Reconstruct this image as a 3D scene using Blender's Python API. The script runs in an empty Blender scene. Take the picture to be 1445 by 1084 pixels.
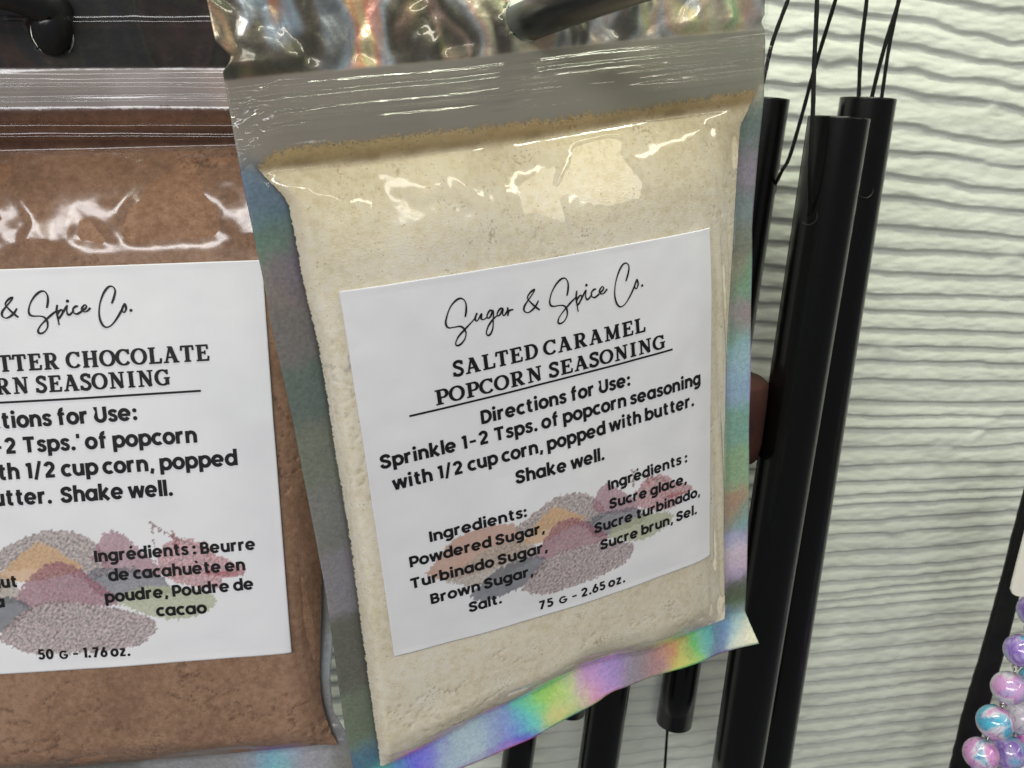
import bpy, math, random
import numpy as np
from mathutils import Vector, Matrix

# ------------------------------------------------------------------ camera
F_PX, CX, CY = 1250.0, 722.5, 542.0          # focal length and centre of the 1445 x 1084 photograph

def nrm(v):
    v = np.array(v, float)
    return v / np.linalg.norm(v)

def axes(V, H):
    """right / up / inward axes in camera space from two vanishing points"""
    d = nrm([V[0] / F_PX, -V[1] / F_PX, -1]); x = nrm([H[0] / F_PX, -H[1] / F_PX, -1]); z = -d
    x = nrm(x - z * x.dot(z))
    return x, np.cross(z, x), z

WX, WY, WZ = axes((-272, 4600), (6000, 15))
RC = np.array([WX, WY, WZ])                   # camera space -> world
CAM = np.array([0.0, -0.36, 1.4])

def ray(p):
    return nrm([(p[0] - CX) / F_PX, -(p[1] - CY) / F_PX, -1])

def at(p, y):
    """world point seen at photograph pixel p on the upright plane y"""
    d = RC @ ray(p)
    return CAM + d * ((y - CAM[1]) / d[1])

scene = bpy.context.scene
cam_data = bpy.data.cameras.new("camera")
cam = bpy.data.objects.new("camera", cam_data)
scene.collection.objects.link(cam)
m = Matrix([list(RC[0]) + [CAM[0]], list(RC[1]) + [CAM[1]], list(RC[2]) + [CAM[2]], [0, 0, 0, 1]])
cam.matrix_world = m
cam_data.sensor_width = 36.0
cam_data.lens = F_PX / 1445 * 36
cam_data.clip_start = 0.01
cam_data.clip_end = 50
cam_data.dof.use_dof = True
cam_data.dof.focus_distance = 0.235
cam_data.dof.aperture_fstop = 42
scene.camera = cam

# ------------------------------------------------------------------ light
world = bpy.data.worlds.new("World"); scene.world = world
world.use_nodes = True
bg = world.node_tree.nodes["Background"]
bg.inputs[0].default_value = (0.95, 0.97, 1.0, 1)
bg.inputs[1].default_value = 0.13

def area(name, loc, target, sx, sy, power, col):
    l = bpy.data.lights.new(name, 'AREA'); l.shape = 'RECTANGLE'; l.size = sx; l.size_y = sy
    l.energy = power; l.color = col
    o = bpy.data.objects.new(name, l); scene.collection.objects.link(o)
    o.location = loc
    o.rotation_euler = (Vector(target) - Vector(loc)).to_track_quat('-Z', 'Y').to_euler()
    return o

area("ceiling_tube_light", (0.10, -0.20, 1.84), (0.17, 0.0, 1.40), 0.4, 0.05, 2.1, (0.96, 1.0, 0.78))
area("shop_light", (-0.75, -1.30, 1.95), (0.0, -0.15, 1.33), 1.5, 0.30, 14.0, (0.985, 0.98, 1.0))
area("aisle_light", (1.3, -1.1, 2.3), (0.05, -0.15, 1.33), 1.0, 0.12, 4.2, (1.0, 0.93, 0.76))
area("far_shop_light", (-0.1, -2.4, 2.5), (0.0, -0.15, 1.4), 1.8, 0.24, 8.5, (1.0, 0.97, 0.86))

scene.view_settings.view_transform = 'Standard'
scene.view_settings.look = 'None'
scene.view_settings.exposure = 0.03
scene.view_settings.gamma = 1.0
scene.render.engine = 'CYCLES'
scene.cycles.use_denoising = True
scene.cycles.max_bounces = 8
scene.cycles.transparent_max_bounces = 16
scene.cycles.caustics_reflective = False
scene.cycles.caustics_refractive = False

# ------------------------------------------------------------------ helpers
def link(o, parent=None):
    scene.collection.objects.link(o)
    if parent is not None:
        o.parent = parent
    return o

def props(o, label=None, category=None, group=None, kind=None):
    for k, v in (("label", label), ("category", category), ("group", group), ("kind", kind)):
        if v: o[k] = v
    return o

def mesh_obj(name, verts, faces, mat, parent=None, smooth=True, colors=None, colname="tint"):
    me = bpy.data.meshes.new(name)
    me.from_pydata([tuple(map(float, v)) for v in verts], [], faces)
    if smooth:
        me.polygons.foreach_set("use_smooth", [True] * len(me.polygons))
    if colors is not None:
        a = me.color_attributes.new(colname, 'FLOAT_COLOR', 'POINT')
        colors = np.asarray(colors); c = np.ones((len(verts), 4)); c[:, :colors.shape[1]] = colors
        a.data.foreach_set("color", c.ravel())
    me.materials.append(mat)
    me.update()
    return link(bpy.data.objects.new(name, me), parent)

def grid_faces(nu, nv, keep=None):
    """faces of an (nv x nu) vertex grid; keep is an optional (nv-1, nu-1) mask"""
    j, i = np.mgrid[0:nv - 1, 0:nu - 1]
    a = j * nu + i
    f = np.stack([a, a + 1, a + 1 + nu, a + nu], -1).reshape(-1, 4)
    if keep is not None:
        f = f[keep.reshape(-1)]
    return f.tolist()

def compact(verts, faces, *arrs):
    used = sorted(set(i for f in faces for i in f))
    mp = {o: k for k, o in enumerate(used)}
    return (np.asarray(verts)[used], [[mp[i] for i in f] for f in faces]) + tuple(np.asarray(a)[used] for a in arrs)

_R = np.random.RandomState(7)
_A = _R.rand(256, 256) * 2 * math.pi
_GX, _GY = np.cos(_A), np.sin(_A)
def vnoise(x, y, seed=0):
    """gradient noise, about 0 .. 1"""
    x = np.asarray(x, float) + seed * 17.31 + 0.37; y = np.asarray(y, float) + seed * 9.77 + 0.41
    x, y = 0.8 * x - 0.6 * y, 0.6 * x + 0.8 * y
    xi = np.floor(x).astype(int); yi = np.floor(y).astype(int)
    fx = x - xi; fy = y - yi
    d = lambda i, j: _GX[(xi + i) % 256, (yi + j) % 256] * (fx - i) + _GY[(xi + i) % 256, (yi + j) % 256] * (fy - j)
    ux = fx ** 3 * (fx * (fx * 6 - 15) + 10); uy = fy ** 3 * (fy * (fy * 6 - 15) + 10)
    return 0.5 + 0.95 * ((d(0, 0) * (1 - ux) + d(1, 0) * ux) * (1 - uy) + (d(0, 1) * (1 - ux) + d(1, 1) * ux) * uy)
def fbm(x, y, seed=0, octv=4):
    s = 0; a = 0.5; t = 0
    for k in range(octv):
        s = s + a * vnoise(np.asarray(x) * 2 ** k, np.asarray(y) * 2 ** k, seed + k * 3); t += a; a *= 0.5
    return s / t - 0.5           # about -0.5 .. 0.5

def sstep(x, lo=0.0, hi=1.0):
    t = np.clip((x - lo) / (hi - lo), 0, 1)
    return t * t * (3 - 2 * t)

def catmull(pts, n=8):
    P = [np.array(p, float) for p in pts]
    P = [2 * P[0] - P[1]] + P + [2 * P[-1] - P[-2]]
    out = []
    for i in range(1, len(P) - 2):
        for k in range(n):
            t = k / n
            out.append(0.5 * ((2 * P[i]) + (P[i + 1] - P[i - 1]) * t + (2 * P[i - 1] - 5 * P[i] + 4 * P[i + 1] - P[i + 2]) * t * t
                              + (3 * P[i] - P[i - 1] - 3 * P[i + 1] + P[i + 2]) * t ** 3))
    out.append(P[-2])
    return out

def srgb(r, g, b):
    f = lambda c: (c / 255) / 12.92 if c <= 10 else (((c / 255) + 0.055) / 1.055) ** 2.4
    return (f(r), f(g), f(b))

def tube_mesh(points, radius, seg=12, cap=True):
    """verts / faces of a swept round tube, radius scalar or per point"""
    P = [np.array(p, float) for p in points]
    n = len(P); rad = radius if hasattr(radius, '__len__') else [radius] * n
    verts = []; faces = []
    ref = None
    for i in range(n):
        t = nrm(P[min(i + 1, n - 1)] - P[max(i - 1, 0)])
        if ref is None:
            ref = np.array([0, 0, 1.0]) if abs(t[2]) < 0.9 else np.array([1.0, 0, 0])
        a = nrm(ref - t * ref.dot(t)); b = np.cross(t, a); ref = a
        for k in range(seg):
            th = 2 * math.pi * k / seg
            verts.append(P[i] + rad[i] * (a * math.cos(th) + b * math.sin(th)))
    for i in range(n - 1):
        for k in range(seg):
            k2 = (k + 1) % seg
            faces.append([i * seg + k, i * seg + k2, (i + 1) * seg + k2, (i + 1) * seg + k])
    if cap:
        faces.append(list(range(seg))[::-1]); faces.append([(n - 1) * seg + k for k in range(seg)])
    return verts, faces

# ------------------------------------------------------------------ materials
class N:
    def __init__(s, name):
        s.m = bpy.data.materials.new(name); s.m.use_nodes = True
        s.t = s.m.node_tree; s.t.nodes.clear()
        s.out = s.t.nodes.new("ShaderNodeOutputMaterial")
    def n(s, typ, **kw):
        d = s.t.nodes.new("ShaderNode" + typ)
        for k, v in kw.items():
            if k.startswith("i_"):
                key = k[2:]
                key = int(key) if key.isdigit() else key.replace("_", " ")
                if isinstance(v, bpy.types.NodeSocket): s.t.links.new(v, d.inputs[key])
                else: d.inputs[key].default_value = v
            else: setattr(d, k, v)
        return d
    def l(s, a, b): s.t.links.new(a, b)
    def surf(s, sock): s.l(sock, s.out.inputs[0]); return s.m

def noise(b, scale, detail=4, rough=0.55, vec=None):
    x = b.n("TexNoise", i_Scale=scale, i_Detail=detail, i_Roughness=rough)
    if vec is None:
        vec = b.n("TexCoord").outputs["Object"]
    b.l(vec, x.inputs["Vector"])
    return x.outputs[0]

def ramp(b, fac, stops):
    r = b.n("ValToRGB"); b.l(fac, r.inputs[0])
    e = r.color_ramp.elements
    while len(e) < len(stops): e.new(0.5)
    for k, (p, c) in enumerate(stops):
        e[k].position = p; e[k].color = (*c, 1) if len(c) == 3 else c
    return r.outputs[0]

def scaled(b, sx, sy, sz):
    mp = b.n("Mapping"); b.l(b.n("TexCoord").outputs["Object"], mp.inputs[0])
    mp.inputs["Scale"].default_value = (sx, sy, sz)
    return mp.outputs[0]

def mat_film(name, fac=1.0, rough=0.06, bump=0.25):
    """clear plastic film: see-through with a mirror-like surface sheen"""
    b = N(name)
    n1 = noise(b, 90, 3, 0.5)
    bp = b.n("Bump", i_Strength=bump, i_Distance=0.0006); b.l(n1, bp.inputs["Height"])
    ge = b.n("NewGeometry")
    io = b.n("Math", operation='MULTIPLY_ADD', i_0=ge.outputs["Backfacing"], i_1=1 / 1.52 - 1.52, i_2=1.52)
    fr = b.n("Fresnel"); b.l(io.outputs[0], fr.inputs["IOR"]); b.l(bp.outputs[0], fr.inputs["Normal"])
    mu = b.n("Math", operation='MULTIPLY', i_0=fr.outputs[0], i_1=1.7 * fac); mu.use_clamp = True
    tr = b.n("BsdfTransparent"); tr.inputs[0].default_value = (0.985, 0.985, 0.975, 1)
    gl = b.n("BsdfGlossy", i_Roughness=rough); b.l(bp.outputs[0], gl.inputs["Normal"])
    mx = b.n("MixShader"); b.l(mu.outputs[0], mx.inputs[0]); b.l(tr.outputs[0], mx.inputs[1]); b.l(gl.outputs[0], mx.inputs[2])
    return b.surf(mx.outputs[0])

def mat_foil(name):
    """holographic silver foil: the film tint turns through the spectrum with the viewing angle"""
    b = N(name)
    ca = b.n("VertexColor", layer_name="tint")
    lw = b.n("LayerWeight", i_Blend=0.5)
    # fine embossed weave
    wv = noise(b, 1.0, 2, 0.5, scaled(b, 900, 700, 300))
    cr = noise(b, 160, 3, 0.55)
    ad = b.n("Math", operation='MULTIPLY_ADD', i_0=cr, i_1=2.0, i_2=wv)
    bs = b.n("Math", operation='MULTIPLY_ADD', i_0=ca.outputs[1], i_1=0.34, i_2=0.01)
    bp = b.n("Bump", i_Distance=0.0003); b.l(bs.outputs[0], bp.inputs["Strength"]); b.l(ad.outputs[0], bp.inputs["Height"])
    hs = b.n("HueSaturation")
    ms = b.n("Math", operation='MULTIPLY_ADD', i_0=lw.outputs["Facing"], i_1=0.35, i_2=0.46)
    stk = noise(b, 1.0, 3, 0.6, scaled(b, 1400, 260, 300))
    st5 = b.n("Math", operation='SUBTRACT', i_0=stk, i_1=0.5)
    m2 = b.n("Math", operation='MULTIPLY_ADD', i_0=st5.outputs[0])
    sk = b.n("Math", operation='MULTIPLY', i_0=ca.outputs[1], i_1=0.09); b.l(sk.outputs[0], m2.inputs[1]); b.l(ms.outputs[0], m2.inputs[2])
    b.l(m2.outputs[0], hs.inputs["Hue"])
    vo = b.n("TexVoronoi", i_Scale=1500.0); b.l(b.n("TexCoord").outputs["Object"], vo.inputs["Vector"])
    sx = b.n("SeparateColor"); b.l(vo.outputs["Color"], sx.inputs[0])
    gm = b.n("MapRange", i_From_Min=0.0, i_From_Max=1.0, i_To_Min=0.90, i_To_Max=1.12); b.l(sx.outputs[0], gm.inputs["Value"]); g1 = b.n("Math", operation='SUBTRACT', i_0=gm.outputs[0], i_1=1.0)
    g2 = b.n("Math", operation='MULTIPLY_ADD', i_0=g1.outputs[0], i_2=1.0); b.l(ca.outputs[1], g2.inputs[1]); b.l(g2.outputs[0], hs.inputs["Value"]); b.l(ca.outputs[0], hs.inputs["Color"]); hs.inputs["Saturation"].default_value = 1.0
    p = b.n("BsdfPrincipled", i_Metallic=0.5, i_Roughness=0.36)
    b.l(hs.outputs[0], p.inputs["Base Color"]); b.l(bp.outputs[0], p.inputs["Normal"])
    return b.surf(p.outputs[0])

def mat_powder(name, dark, mid, light, speck, bumpd=0.0007):
    b = N(name)
    big = noise(b, 55, 4, 0.6); fine = noise(b, 520, 5, 0.75); grain = noise(b, 2600, 2, 0.6)
    mixf = b.n("Math", operation='MULTIPLY_ADD', i_0=fine, i_1=0.6); b.l(b.n("Math", operation='MULTIPLY', i_0=big, i_1=0.4).outputs[0], mixf.inputs[2])
    base = ramp(b, mixf.outputs[0], [(0.40, dark), (0.5, mid), (0.60, light)])
    spn = noise(b, 1300, 3, 0.6); sp2 = noise(b, 110, 2, 0.5)
    spm = b.n("Math", operation='MULTIPLY', i_0=spn, i_1=sp2)
    spf = ramp(b, spm.outputs[0], [(0.36, (0, 0, 0)), (0.44, (0.5, 0.5, 0.5))])
    mx = b.n("MixRGB", i_Color2=(*speck, 1)); b.l(spf, mx.inputs[0]); b.l(base, mx.inputs[1])
    dv = b.n("TexVoronoi", i_Scale=800.0); b.l(b.n("TexCoord").outputs["Object"], dv.inputs["Vector"])
    ds = b.n("SeparateColor"); b.l(dv.outputs["Color"], ds.inputs[0])
    dr = b.n("Math", operation='MULTIPLY', i_0=ds.outputs[1], i_1=0.17)
    dd = b.n("Math", operation='LESS_THAN', i_0=dv.outputs["Distance"]); b.l(dr.outputs[0], dd.inputs[1])
    df = b.n("Math", operation='MULTIPLY', i_0=dd.outputs[0], i_1=0.55)
    mo = b.n("MixRGB", i_Color2=(*speck, 1)); b.l(df.outputs[0], mo.inputs[0]); b.l(mx.outputs[0], mo.inputs[1]); mx = mo
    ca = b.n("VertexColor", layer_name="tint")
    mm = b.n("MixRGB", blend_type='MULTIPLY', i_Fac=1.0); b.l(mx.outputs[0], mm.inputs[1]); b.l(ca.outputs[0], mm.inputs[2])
    h = b.n("Math", operation='MULTIPLY_ADD', i_0=fine, i_1=0.8, i_2=grain)
    bp = b.n("Bump", i_Strength=0.36, i_Distance=bumpd * 0.6); b.l(h.outputs[0], bp.inputs["Height"])
    p = b.n("BsdfPrincipled", i_Roughness=0.95, i_Specular_IOR_Level=0.1)
    b.l(mm.outputs[0], p.inputs["Base Color"]); b.l(bp.outputs[0], p.inputs["Normal"])
    # the edge of the powder thins out into loose grains
    dn = noise(b, 1900, 3, 0.7); da = b.n("Math", operation='MULTIPLY_ADD', i_0=ca.outputs[1], i_1=1.1, i_2=-0.05)
    sb = b.n("Math", operation='SUBTRACT', i_0=da.outputs[0], i_1=dn)
    al = b.n("Math", operation='MULTIPLY_ADD', i_0=sb.outputs[0], i_1=5.0, i_2=0.5); al.use_clamp = True
    b.l(al.outputs[0], p.inputs["Alpha"])
    return b.surf(p.outputs[0])

def mat_paper(name):
    b = N(name)
    ca = b.n("VertexColor", layer_name="tint")
    n1 = noise(b, 700, 3, 0.6); n2 = noise(b, 60, 3, 0.5)
    g = ramp(b, n2, [(0.3, (0.95, 0.95, 0.955)), (0.7, (1, 1, 1))])
    mm = b.n("MixRGB", blend_type='MULTIPLY', i_Fac=1.0); b.l(ca.outputs[0], mm.inputs[1]); b.l(g, mm.inputs[2])
    bp = b.n("Bump", i_Strength=0.12, i_Distance=0.0002); b.l(n1, bp.inputs["Height"])
    p = b.n("BsdfPrincipled", i_Roughness=0.75, i_Specular_IOR_Level=0.25)
    b.l(mm.outputs[0], p.inputs["Base Color"]); b.l(bp.outputs[0], p.inputs["Normal"])
    return b.surf(p.outputs[0])

def mat_simple(name, col, rough=0.5, metal=0.0, nscale=300, bump=0.1, var=0.15, spec=0.5, coat=0.0, dist=0.0003):
    b = N(name)
    n1 = noise(b, nscale, 4, 0.6)
    c0 = tuple(c * (1 - var) for c in col); c1 = tuple(min(1, c * (1 + var)) for c in col)
    c = ramp(b, n1, [(0.3, c0), (0.7, c1)])
    bp = b.n("Bump", i_Strength=bump, i_Distance=dist); b.l(n1, bp.inputs["Height"])
    p = b.n("BsdfPrincipled", i_Roughness=rough, i_Metallic=metal, i_Specular_IOR_Level=spec)
    p.inputs["Coat Weight"].default_value = coat
    b.l(c, p.inputs["Base Color"]); b.l(bp.outputs[0], p.inputs["Normal"])
    return b.surf(p.outputs[0])

M_FILM = mat_film("clear_film", 1.0, 0.10, 0.3)
M_FILM2 = mat_film("clear_film_soft", 1.15, 0.20, 0.6)
M_FOIL = mat_foil("holographic_foil")
M_CARAMEL = mat_powder("caramel_powder", srgb(238, 226, 198), srgb(252, 242, 219), srgb(255, 249, 234), srgb(170, 138, 96))
M_COCOA = mat_powder("cocoa_powder", srgb(142, 109, 88), srgb(160, 125, 102), srgb(177, 142, 118), srgb(104, 72, 54), 0.0005)
M_PAPER = mat_paper("label_paper")
M_INK = mat_simple("black_ink", (0.010, 0.010, 0.012), 0.5, nscale=900, bump=0.0, spec=0.3)
M_TUBE = mat_simple("black_tube_metal", (0.003, 0.003, 0.003), 0.21, nscale=500, bump=0.05, spec=0.4)
M_RIM = mat_simple("lighter_hole_edge", (0.022, 0.021, 0.020), 0.35, nscale=500, bump=0.1)  # lighter grey than the tube, for a crescent along each hole's lower edge
M_CORD = mat_simple("black_cord", (0.008, 0.008, 0.008), 0.8, nscale=1500, bump=0.8, spec=0.2)
M_PEG = mat_simple("black_peg_plastic", (0.012, 0.012, 0.013), 0.32, nscale=600, bump=0.08, spec=0.5)
M_WOOD = mat_simple("red_brown_wood", (0.045, 0.010, 0.006), 0.7, nscale=200, bump=0.1, var=0.35)
M_STRAP = mat_simple("black_strap", (0.009, 0.009, 0.009), 0.55, nscale=700, bump=0.5, spec=0.3)
M_LINK = mat_simple("silver_link_metal", (0.62, 0.60, 0.56), 0.18, 1.0, nscale=300, bump=0.05)
M_TAG = mat_simple("cream_card", srgb(242, 238, 226), 0.6, nscale=300, bump=0.05, var=0.04)

def mat_wall():
    b = N("white_ripple_wall")
    n1 = noise(b, 30, 4, 0.6); n2 = noise(b, 900, 4, 0.7); n3 = noise(b, 200, 3, 0.6)
    c = ramp(b, n1, [(0.3, (0.60, 0.63, 0.56)), (0.7, (0.69, 0.72, 0.65))])
    h = b.n("Math", operation='MULTIPLY_ADD', i_0=n3, i_1=1.2, i_2=n2)
    bp = b.n("Bump", i_Strength=0.45, i_Distance=0.0004); b.l(h.outputs[0], bp.inputs["Height"])
    p = b.n("BsdfPrincipled", i_Roughness=0.7, i_Specular_IOR_Level=0.3)
    b.l(c, p.inputs["Base Color"]); b.l(bp.outputs[0], p.inputs["Normal"])
    return b.surf(p.outputs[0])
M_WALL = mat_wall()

# ------------------------------------------------------------------ wall
def build_wall():
    xs = np.concatenate([np.linspace(-0.6, 0.02, 40)[:-1], np.arange(0.02, 0.43, 0.0019), np.linspace(0.43, 1.0, 30)[1:]])
    zs = np.concatenate([np.linspace(0.7, 1.04, 60)[:-1], np.arange(1.04, 1.50, 0.00062), np.linspace(1.50, 1.95, 60)[1:]])
    X, Z = np.meshgrid(xs, zs)
    # bands of ripples: wider near the top, closer together lower down
    tilt = (X - 0.25) * np.interp(Z, [1.05, 1.2, 1.35, 1.5], [-0.03, -0.035, 0.02, 0.05])
    zz = Z + tilt
    zk = np.linspace(0.5, 2.1, 1600)
    per = np.interp(zk, [1.10, 1.24, 1.30, 1.37, 1.45], [0.0078, 0.0080, 0.0096, 0.0096, 0.0108])
    per = per * (1 + 0.85 * (vnoise(zk * 90, zk * 0, 3) - 0.5))
    ph = np.concatenate([[0], np.cumsum(np.diff(zk) / per[:-1])])
    wav = 0.0075 * fbm(X * 13, Z * 26, 1, 3) + 0.0026 * fbm(X * 50, Z * 110, 5, 3)
    wav *= 0.42 + 1.1 * sstep(Z, 1.36, 1.46)
    P = np.interp(zz + wav, zk, ph)
    k = np.floor(P); f = P - k
    amp = 0.0019 * (0.75 + 0.5 * vnoise(X * 18, k * 3.7, 9))
    rise = sstep(f, 0.0, 0.12)
    h = amp * rise * (1.0 - 0.95 * sstep(f, 0.28, 1.05))
    h += 0.0010 * fbm(X * 150, Z * 420, 12, 4) + 0.0010 * fbm(X * 25, Z * 40, 15, 2)
    # lumps and smears of plaster where ripples break off
    for (px, py, lx, lz, a, rot) in [(1245, 490, .010, .0042, .0018, -.3), (1365, 172, .010, .0036, .0017, .25), (1405, 142, .006, .005, .0016, 1.0),
                                     (1345, 175, .012, .003, .0012, .1), (1385, 605, .012, .003, .0015, .8), (1335, 625, .014, .004, .0013, .15),
                                     (1330, 645, .005, .006, .0014, .5), (1250, 925, .008, .004, .0015, .1), (1268, 748, .010, .004, .0016, -.2),
                                     (1425, 360, .008, .006, .0012, .4), (1390, 240, .022, .004, .0010, -.1), (1310, 15, .014, .004, .0013, -.3)]:
        c = at((px, py), 0.0)
        dx = X - c[0]; dz = Z - c[2]
        u = dx * math.cos(rot) + dz * math.sin(rot); v = -dx * math.sin(rot) + dz * math.cos(rot)
        g = np.exp(-((u / lx) ** 2 + (v / lz) ** 2) ** 1.6)
        h = h * (1 - 0.75 * g) + a * g * (1 + 0.8 * fbm(X * 150, Z * 150, 21, 2))
    verts = np.stack([X, -h, Z], -1).reshape(-1, 3)
    o = mesh_obj("wall", verts, grid_faces(len(xs), len(zs)), M_WALL)
    o["kind"] = "structure"
    o["label"] = "white rippled plaster wall behind the wind chime"
build_wall()

# ------------------------------------------------------------------ pouch pose
class Pose:
    def __init__(s, V, H, px, dist):
        x, y, z = axes(V, H)
        s.ex, s.ey, s.ez = x, z, -y          # camera space: right, up, out towards the viewer
        s.O = ray(px) * dist
    def hit(s, p, w=0.0):
        d = ray(p)
        t = ((s.O + s.ez * w).dot(s.ez)) / d.dot(s.ez)
        q = d * t - s.O
        return np.array([q.dot(s.ex), q.dot(s.ey)])
    def surf(s, p, hf):
        w = 0.0
        for _ in range(8):
            u, v = s.hit(p, w); w = float(hf(np.array([u]), np.array([v]))[0])
        return np.array([u, v])
    def matrix(s):
        B = RC @ np.stack([s.ex, s.ey, s.ez], 1)
        o = CAM + RC @ s.O
        return Matrix([list(B[0]) + [o[0]], list(B[1]) + [o[1]], list(B[2]) + [o[2]], [0, 0, 0, 1]])

FRONT = Pose((279, 3321), (3373, -753), (759, 610), 0.230)
LEFT = Pose((318, 8650), (16300, -780), (150, 650), 0.252)

def line_v(pose, pts, w):
    """px polyline -> function u(v)"""
    q = sorted([tuple(pose.hit(p, w)) for p in pts], key=lambda t: t[1])
    us = [a for a, b in q]; vs = [b for a, b in q]
    return lambda v: np.interp(v, vs, us)
def line_u(pose, pts, w):
    q = sorted([tuple(pose.hit(p, w)) for p in pts])
    us = [a for a, b in q]; vs = [b for a, b in q]
    return lambda u: np.interp(u, us, vs)

def smooth_line(fn, lo, hi, n=160, win=5):
    x = np.linspace(lo, hi, n); y = fn(x)
    k = np.ones(win) / win
    y = np.convolve(np.pad(y, win // 2, mode='edge'), k, 'valid')
    return lambda t: np.interp(t, x, y)

def idw(samples, U, V):
    """soft blend of foil tints, the borders between them wandering and streaked"""
    U = U + 0.0035 * fbm(U * 260, V * 260, 201, 3); V = V + 0.0035 * fbm(U * 260, V * 260, 207, 3)
    num = np.zeros(U.shape + (3,)); den = np.zeros(U.shape)
    for (u, v, c) in samples:
        d2 = (U - u) ** 2 + (V - v) ** 2
        w = np.exp(-d2 / (2 * 0.0034 ** 2)) + 1e-3 / (d2 / 0.004 ** 2 + 0.3) ** 2
        num += w[..., None] * np.array(c); den += w
    return num / den[..., None]

def pouch(pose, D):
    w0 = D["rim"]
    uLo = line_v(pose, D["Lo"], w0); uLi = smooth_line(line_v(pose, D["Li"], w0), -0.16, 0.16)
    uRi = smooth_line(line_v(pose, D["Ri"], w0), -0.16, 0.16); uRo = line_v(pose, D["Ro"], w0)
    vBo = smooth_line(line_u(pose, D["Bo"], w0), -0.16, 0.12, win=3); vBi = smooth_line(line_u(pose, D["Bi"], w0), -0.16, 0.12, win=3)
    vHd = line_u(pose, D["Hd"], w0); vPt = line_u(pose, D["Pt"], w0); vFo = line_u(pose, D["Fo"], w0)
    vTop = line_u(pose, D["Top"], w0)
    hole = pose.hit(D["hole"], w0); hr = D["hole_r"]
    lc = D["dome"]

    def body(u, v):
        """smooth shape of the filled pouch front, above the back foil"""
        dL = (u - uLi(v)); dR = (uRi(v) - u); dB = v - vBi(u); dT = vFo(u) - v
        sd = lambda d, w: np.sin(0.5 * math.pi * np.clip(d / w, 0, 1)) ** 0.8
        S = sd(dL, D["wL"]) * sd(dR, D["wR"]) * sd(dB, D["wB"]) * sd(dT, D["wT"])
        dome = lc[3] * np.clip(1 - ((u - lc[0]) / lc[2]) ** 2, -0.6, 1) + lc[4] * np.clip(1 - ((v - lc[1]) / lc[2]) ** 2, -0.5, 1)
        z = w0 + 0.0013 + S * (-w0 - 0.0013 + dome + 0.0009 * fbm(u * 24, v * 24, D["seed"] + 60, 2))
        # powder band squeezed between the zip and the fold
        band = np.clip((vPt(u) - v) / 0.006, 0, 1) * np.clip((v - vFo(u)) / 0.005, 0, 1)
        return z + 0.0013 * sstep(band) * (sd(dL, .01) * sd(dR, .008))
    def wrinkle(u, v):
        """folds and creases only the film has"""
        dT = vFo(u) - v
        top = sstep(dT, 0.001, 0.004) * (1 - sstep(dT, D["wr"][0], D["wr"][1]))
        a = 0.0034 * fbm(u * 46 + 2 * fbm(u * 25, v * 25, 4), v * 30, D["seed"], 2) * top
        # long diagonal folds near the right side
        dR = uRi(v) - u
        side = sstep(dR, 0.0, 0.003) * (1 - sstep(dR, 0.006, 0.013)) * sstep(dT, 0, 0.01)
        b_ = 0.0030 * fbm((u + 0.10 * v) * 230, v * 13, D["seed"] + 5, 2) * side
        dB = v - vBi(u)
        low = sstep(dB, 0.0, 0.003) * (1 - sstep(dB, 0.007, 0.014))
        c = 0.0022 * fbm(u * 50, v * 190, D["seed"] + 8, 2) * low
        return a + b_ + c
    def zipper(u, v):
        z = 0
        for (fn, off, a, s) in D["ribs"]:
            base = {"H": vHd, "P": vPt}[fn](u)
            z = z + a * np.exp(-((v - base - off - 0.0004 * fbm(u * 40, u * 0 + off * 999, 2, 2)) / s) ** 2)
        return z
    def fine_ribs(u, v):
        k = sstep(vHd(u) - v, 0.0008, 0.002) * sstep(v - vPt(u), 0.0006, 0.0015)
        ww = v - vHd(u) + 0.0006 * fbm(u * 30, u * 0, 211, 2)
        return 0.00020 * k * np.sin(ww * 2 * math.pi / 0.00155 + 2 * np.sin(ww * 900)) + 0.0011 * k * fbm(u * 22, v * 300, 215, 2)
    def rimwave(u, v):
        e = np.minimum(np.minimum(u - uLo(v), uRo(v) - u), v - vBo(u))
        out = 1 - sstep(e, 0.0, 0.012)
        return out * (0.0016 * fbm(u * 28, v * 28, D["seed"] + 11, 2)) + D["kink"](u, v) + D["tilt"] * np.clip(vBi(u) - v, 0, 0.012) * sstep(u - uLi(v), -0.006, 0.004)
    def crumple(u, v):
        """creased header above the zip"""
        t = sstep(v - vHd(u), 0.0, 0.0035)
        a = fbm(u * 75 + 2.5 * fbm(u * 30, v * 30, 31), v * 30, D["seed"] + 20, 3)
        r = 1 - np.abs(2 * vnoise(u * 85 + 0.4 * v * 85, v * 26, D["seed"] + 24) - 1)
        return D["crumple"] * t * (a * 1.2 + 0.5 * (r - 0.5)) + D["hdtilt"] * np.maximum(v - vHd(u), 0)
    def film_h(u, v):
        return body(u, v) + wrinkle(u, v) * free(u, v) + zipper(u, v) + fine_ribs(u, v) + rimwave(u, v) + crumple(u, v)
    def label_h(u, v):
        return body(u, v) + 0.0006 * np.maximum(fbm(u * 38, v * 38, D["seed"] + 90, 3) + 0.2, 0)
    bc = [pose.hit(p, 0.0) for p in D["lbox"]]
    bu0, bu1 = min(q[0] for q in bc), max(q[0] for q in bc); bv0, bv1 = min(q[1] for q in bc), max(q[1] for q in bc)
    def free(u, v):
        """0 under the stiff label, 1 away from it"""
        d = np.maximum(np.maximum(bu0 - u, u - bu1), np.maximum(bv0 - v, v - bv1))
        return sstep(d, 0.0005, 0.005)

    root = bpy.data.objects.new(D["name"], None); link(root)
    root.matrix_world = pose.matrix(); root.empty_display_size = 0.02
    props(root, D["label"], "pouch", "clear front seasoning pouches on display pegs")

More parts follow.
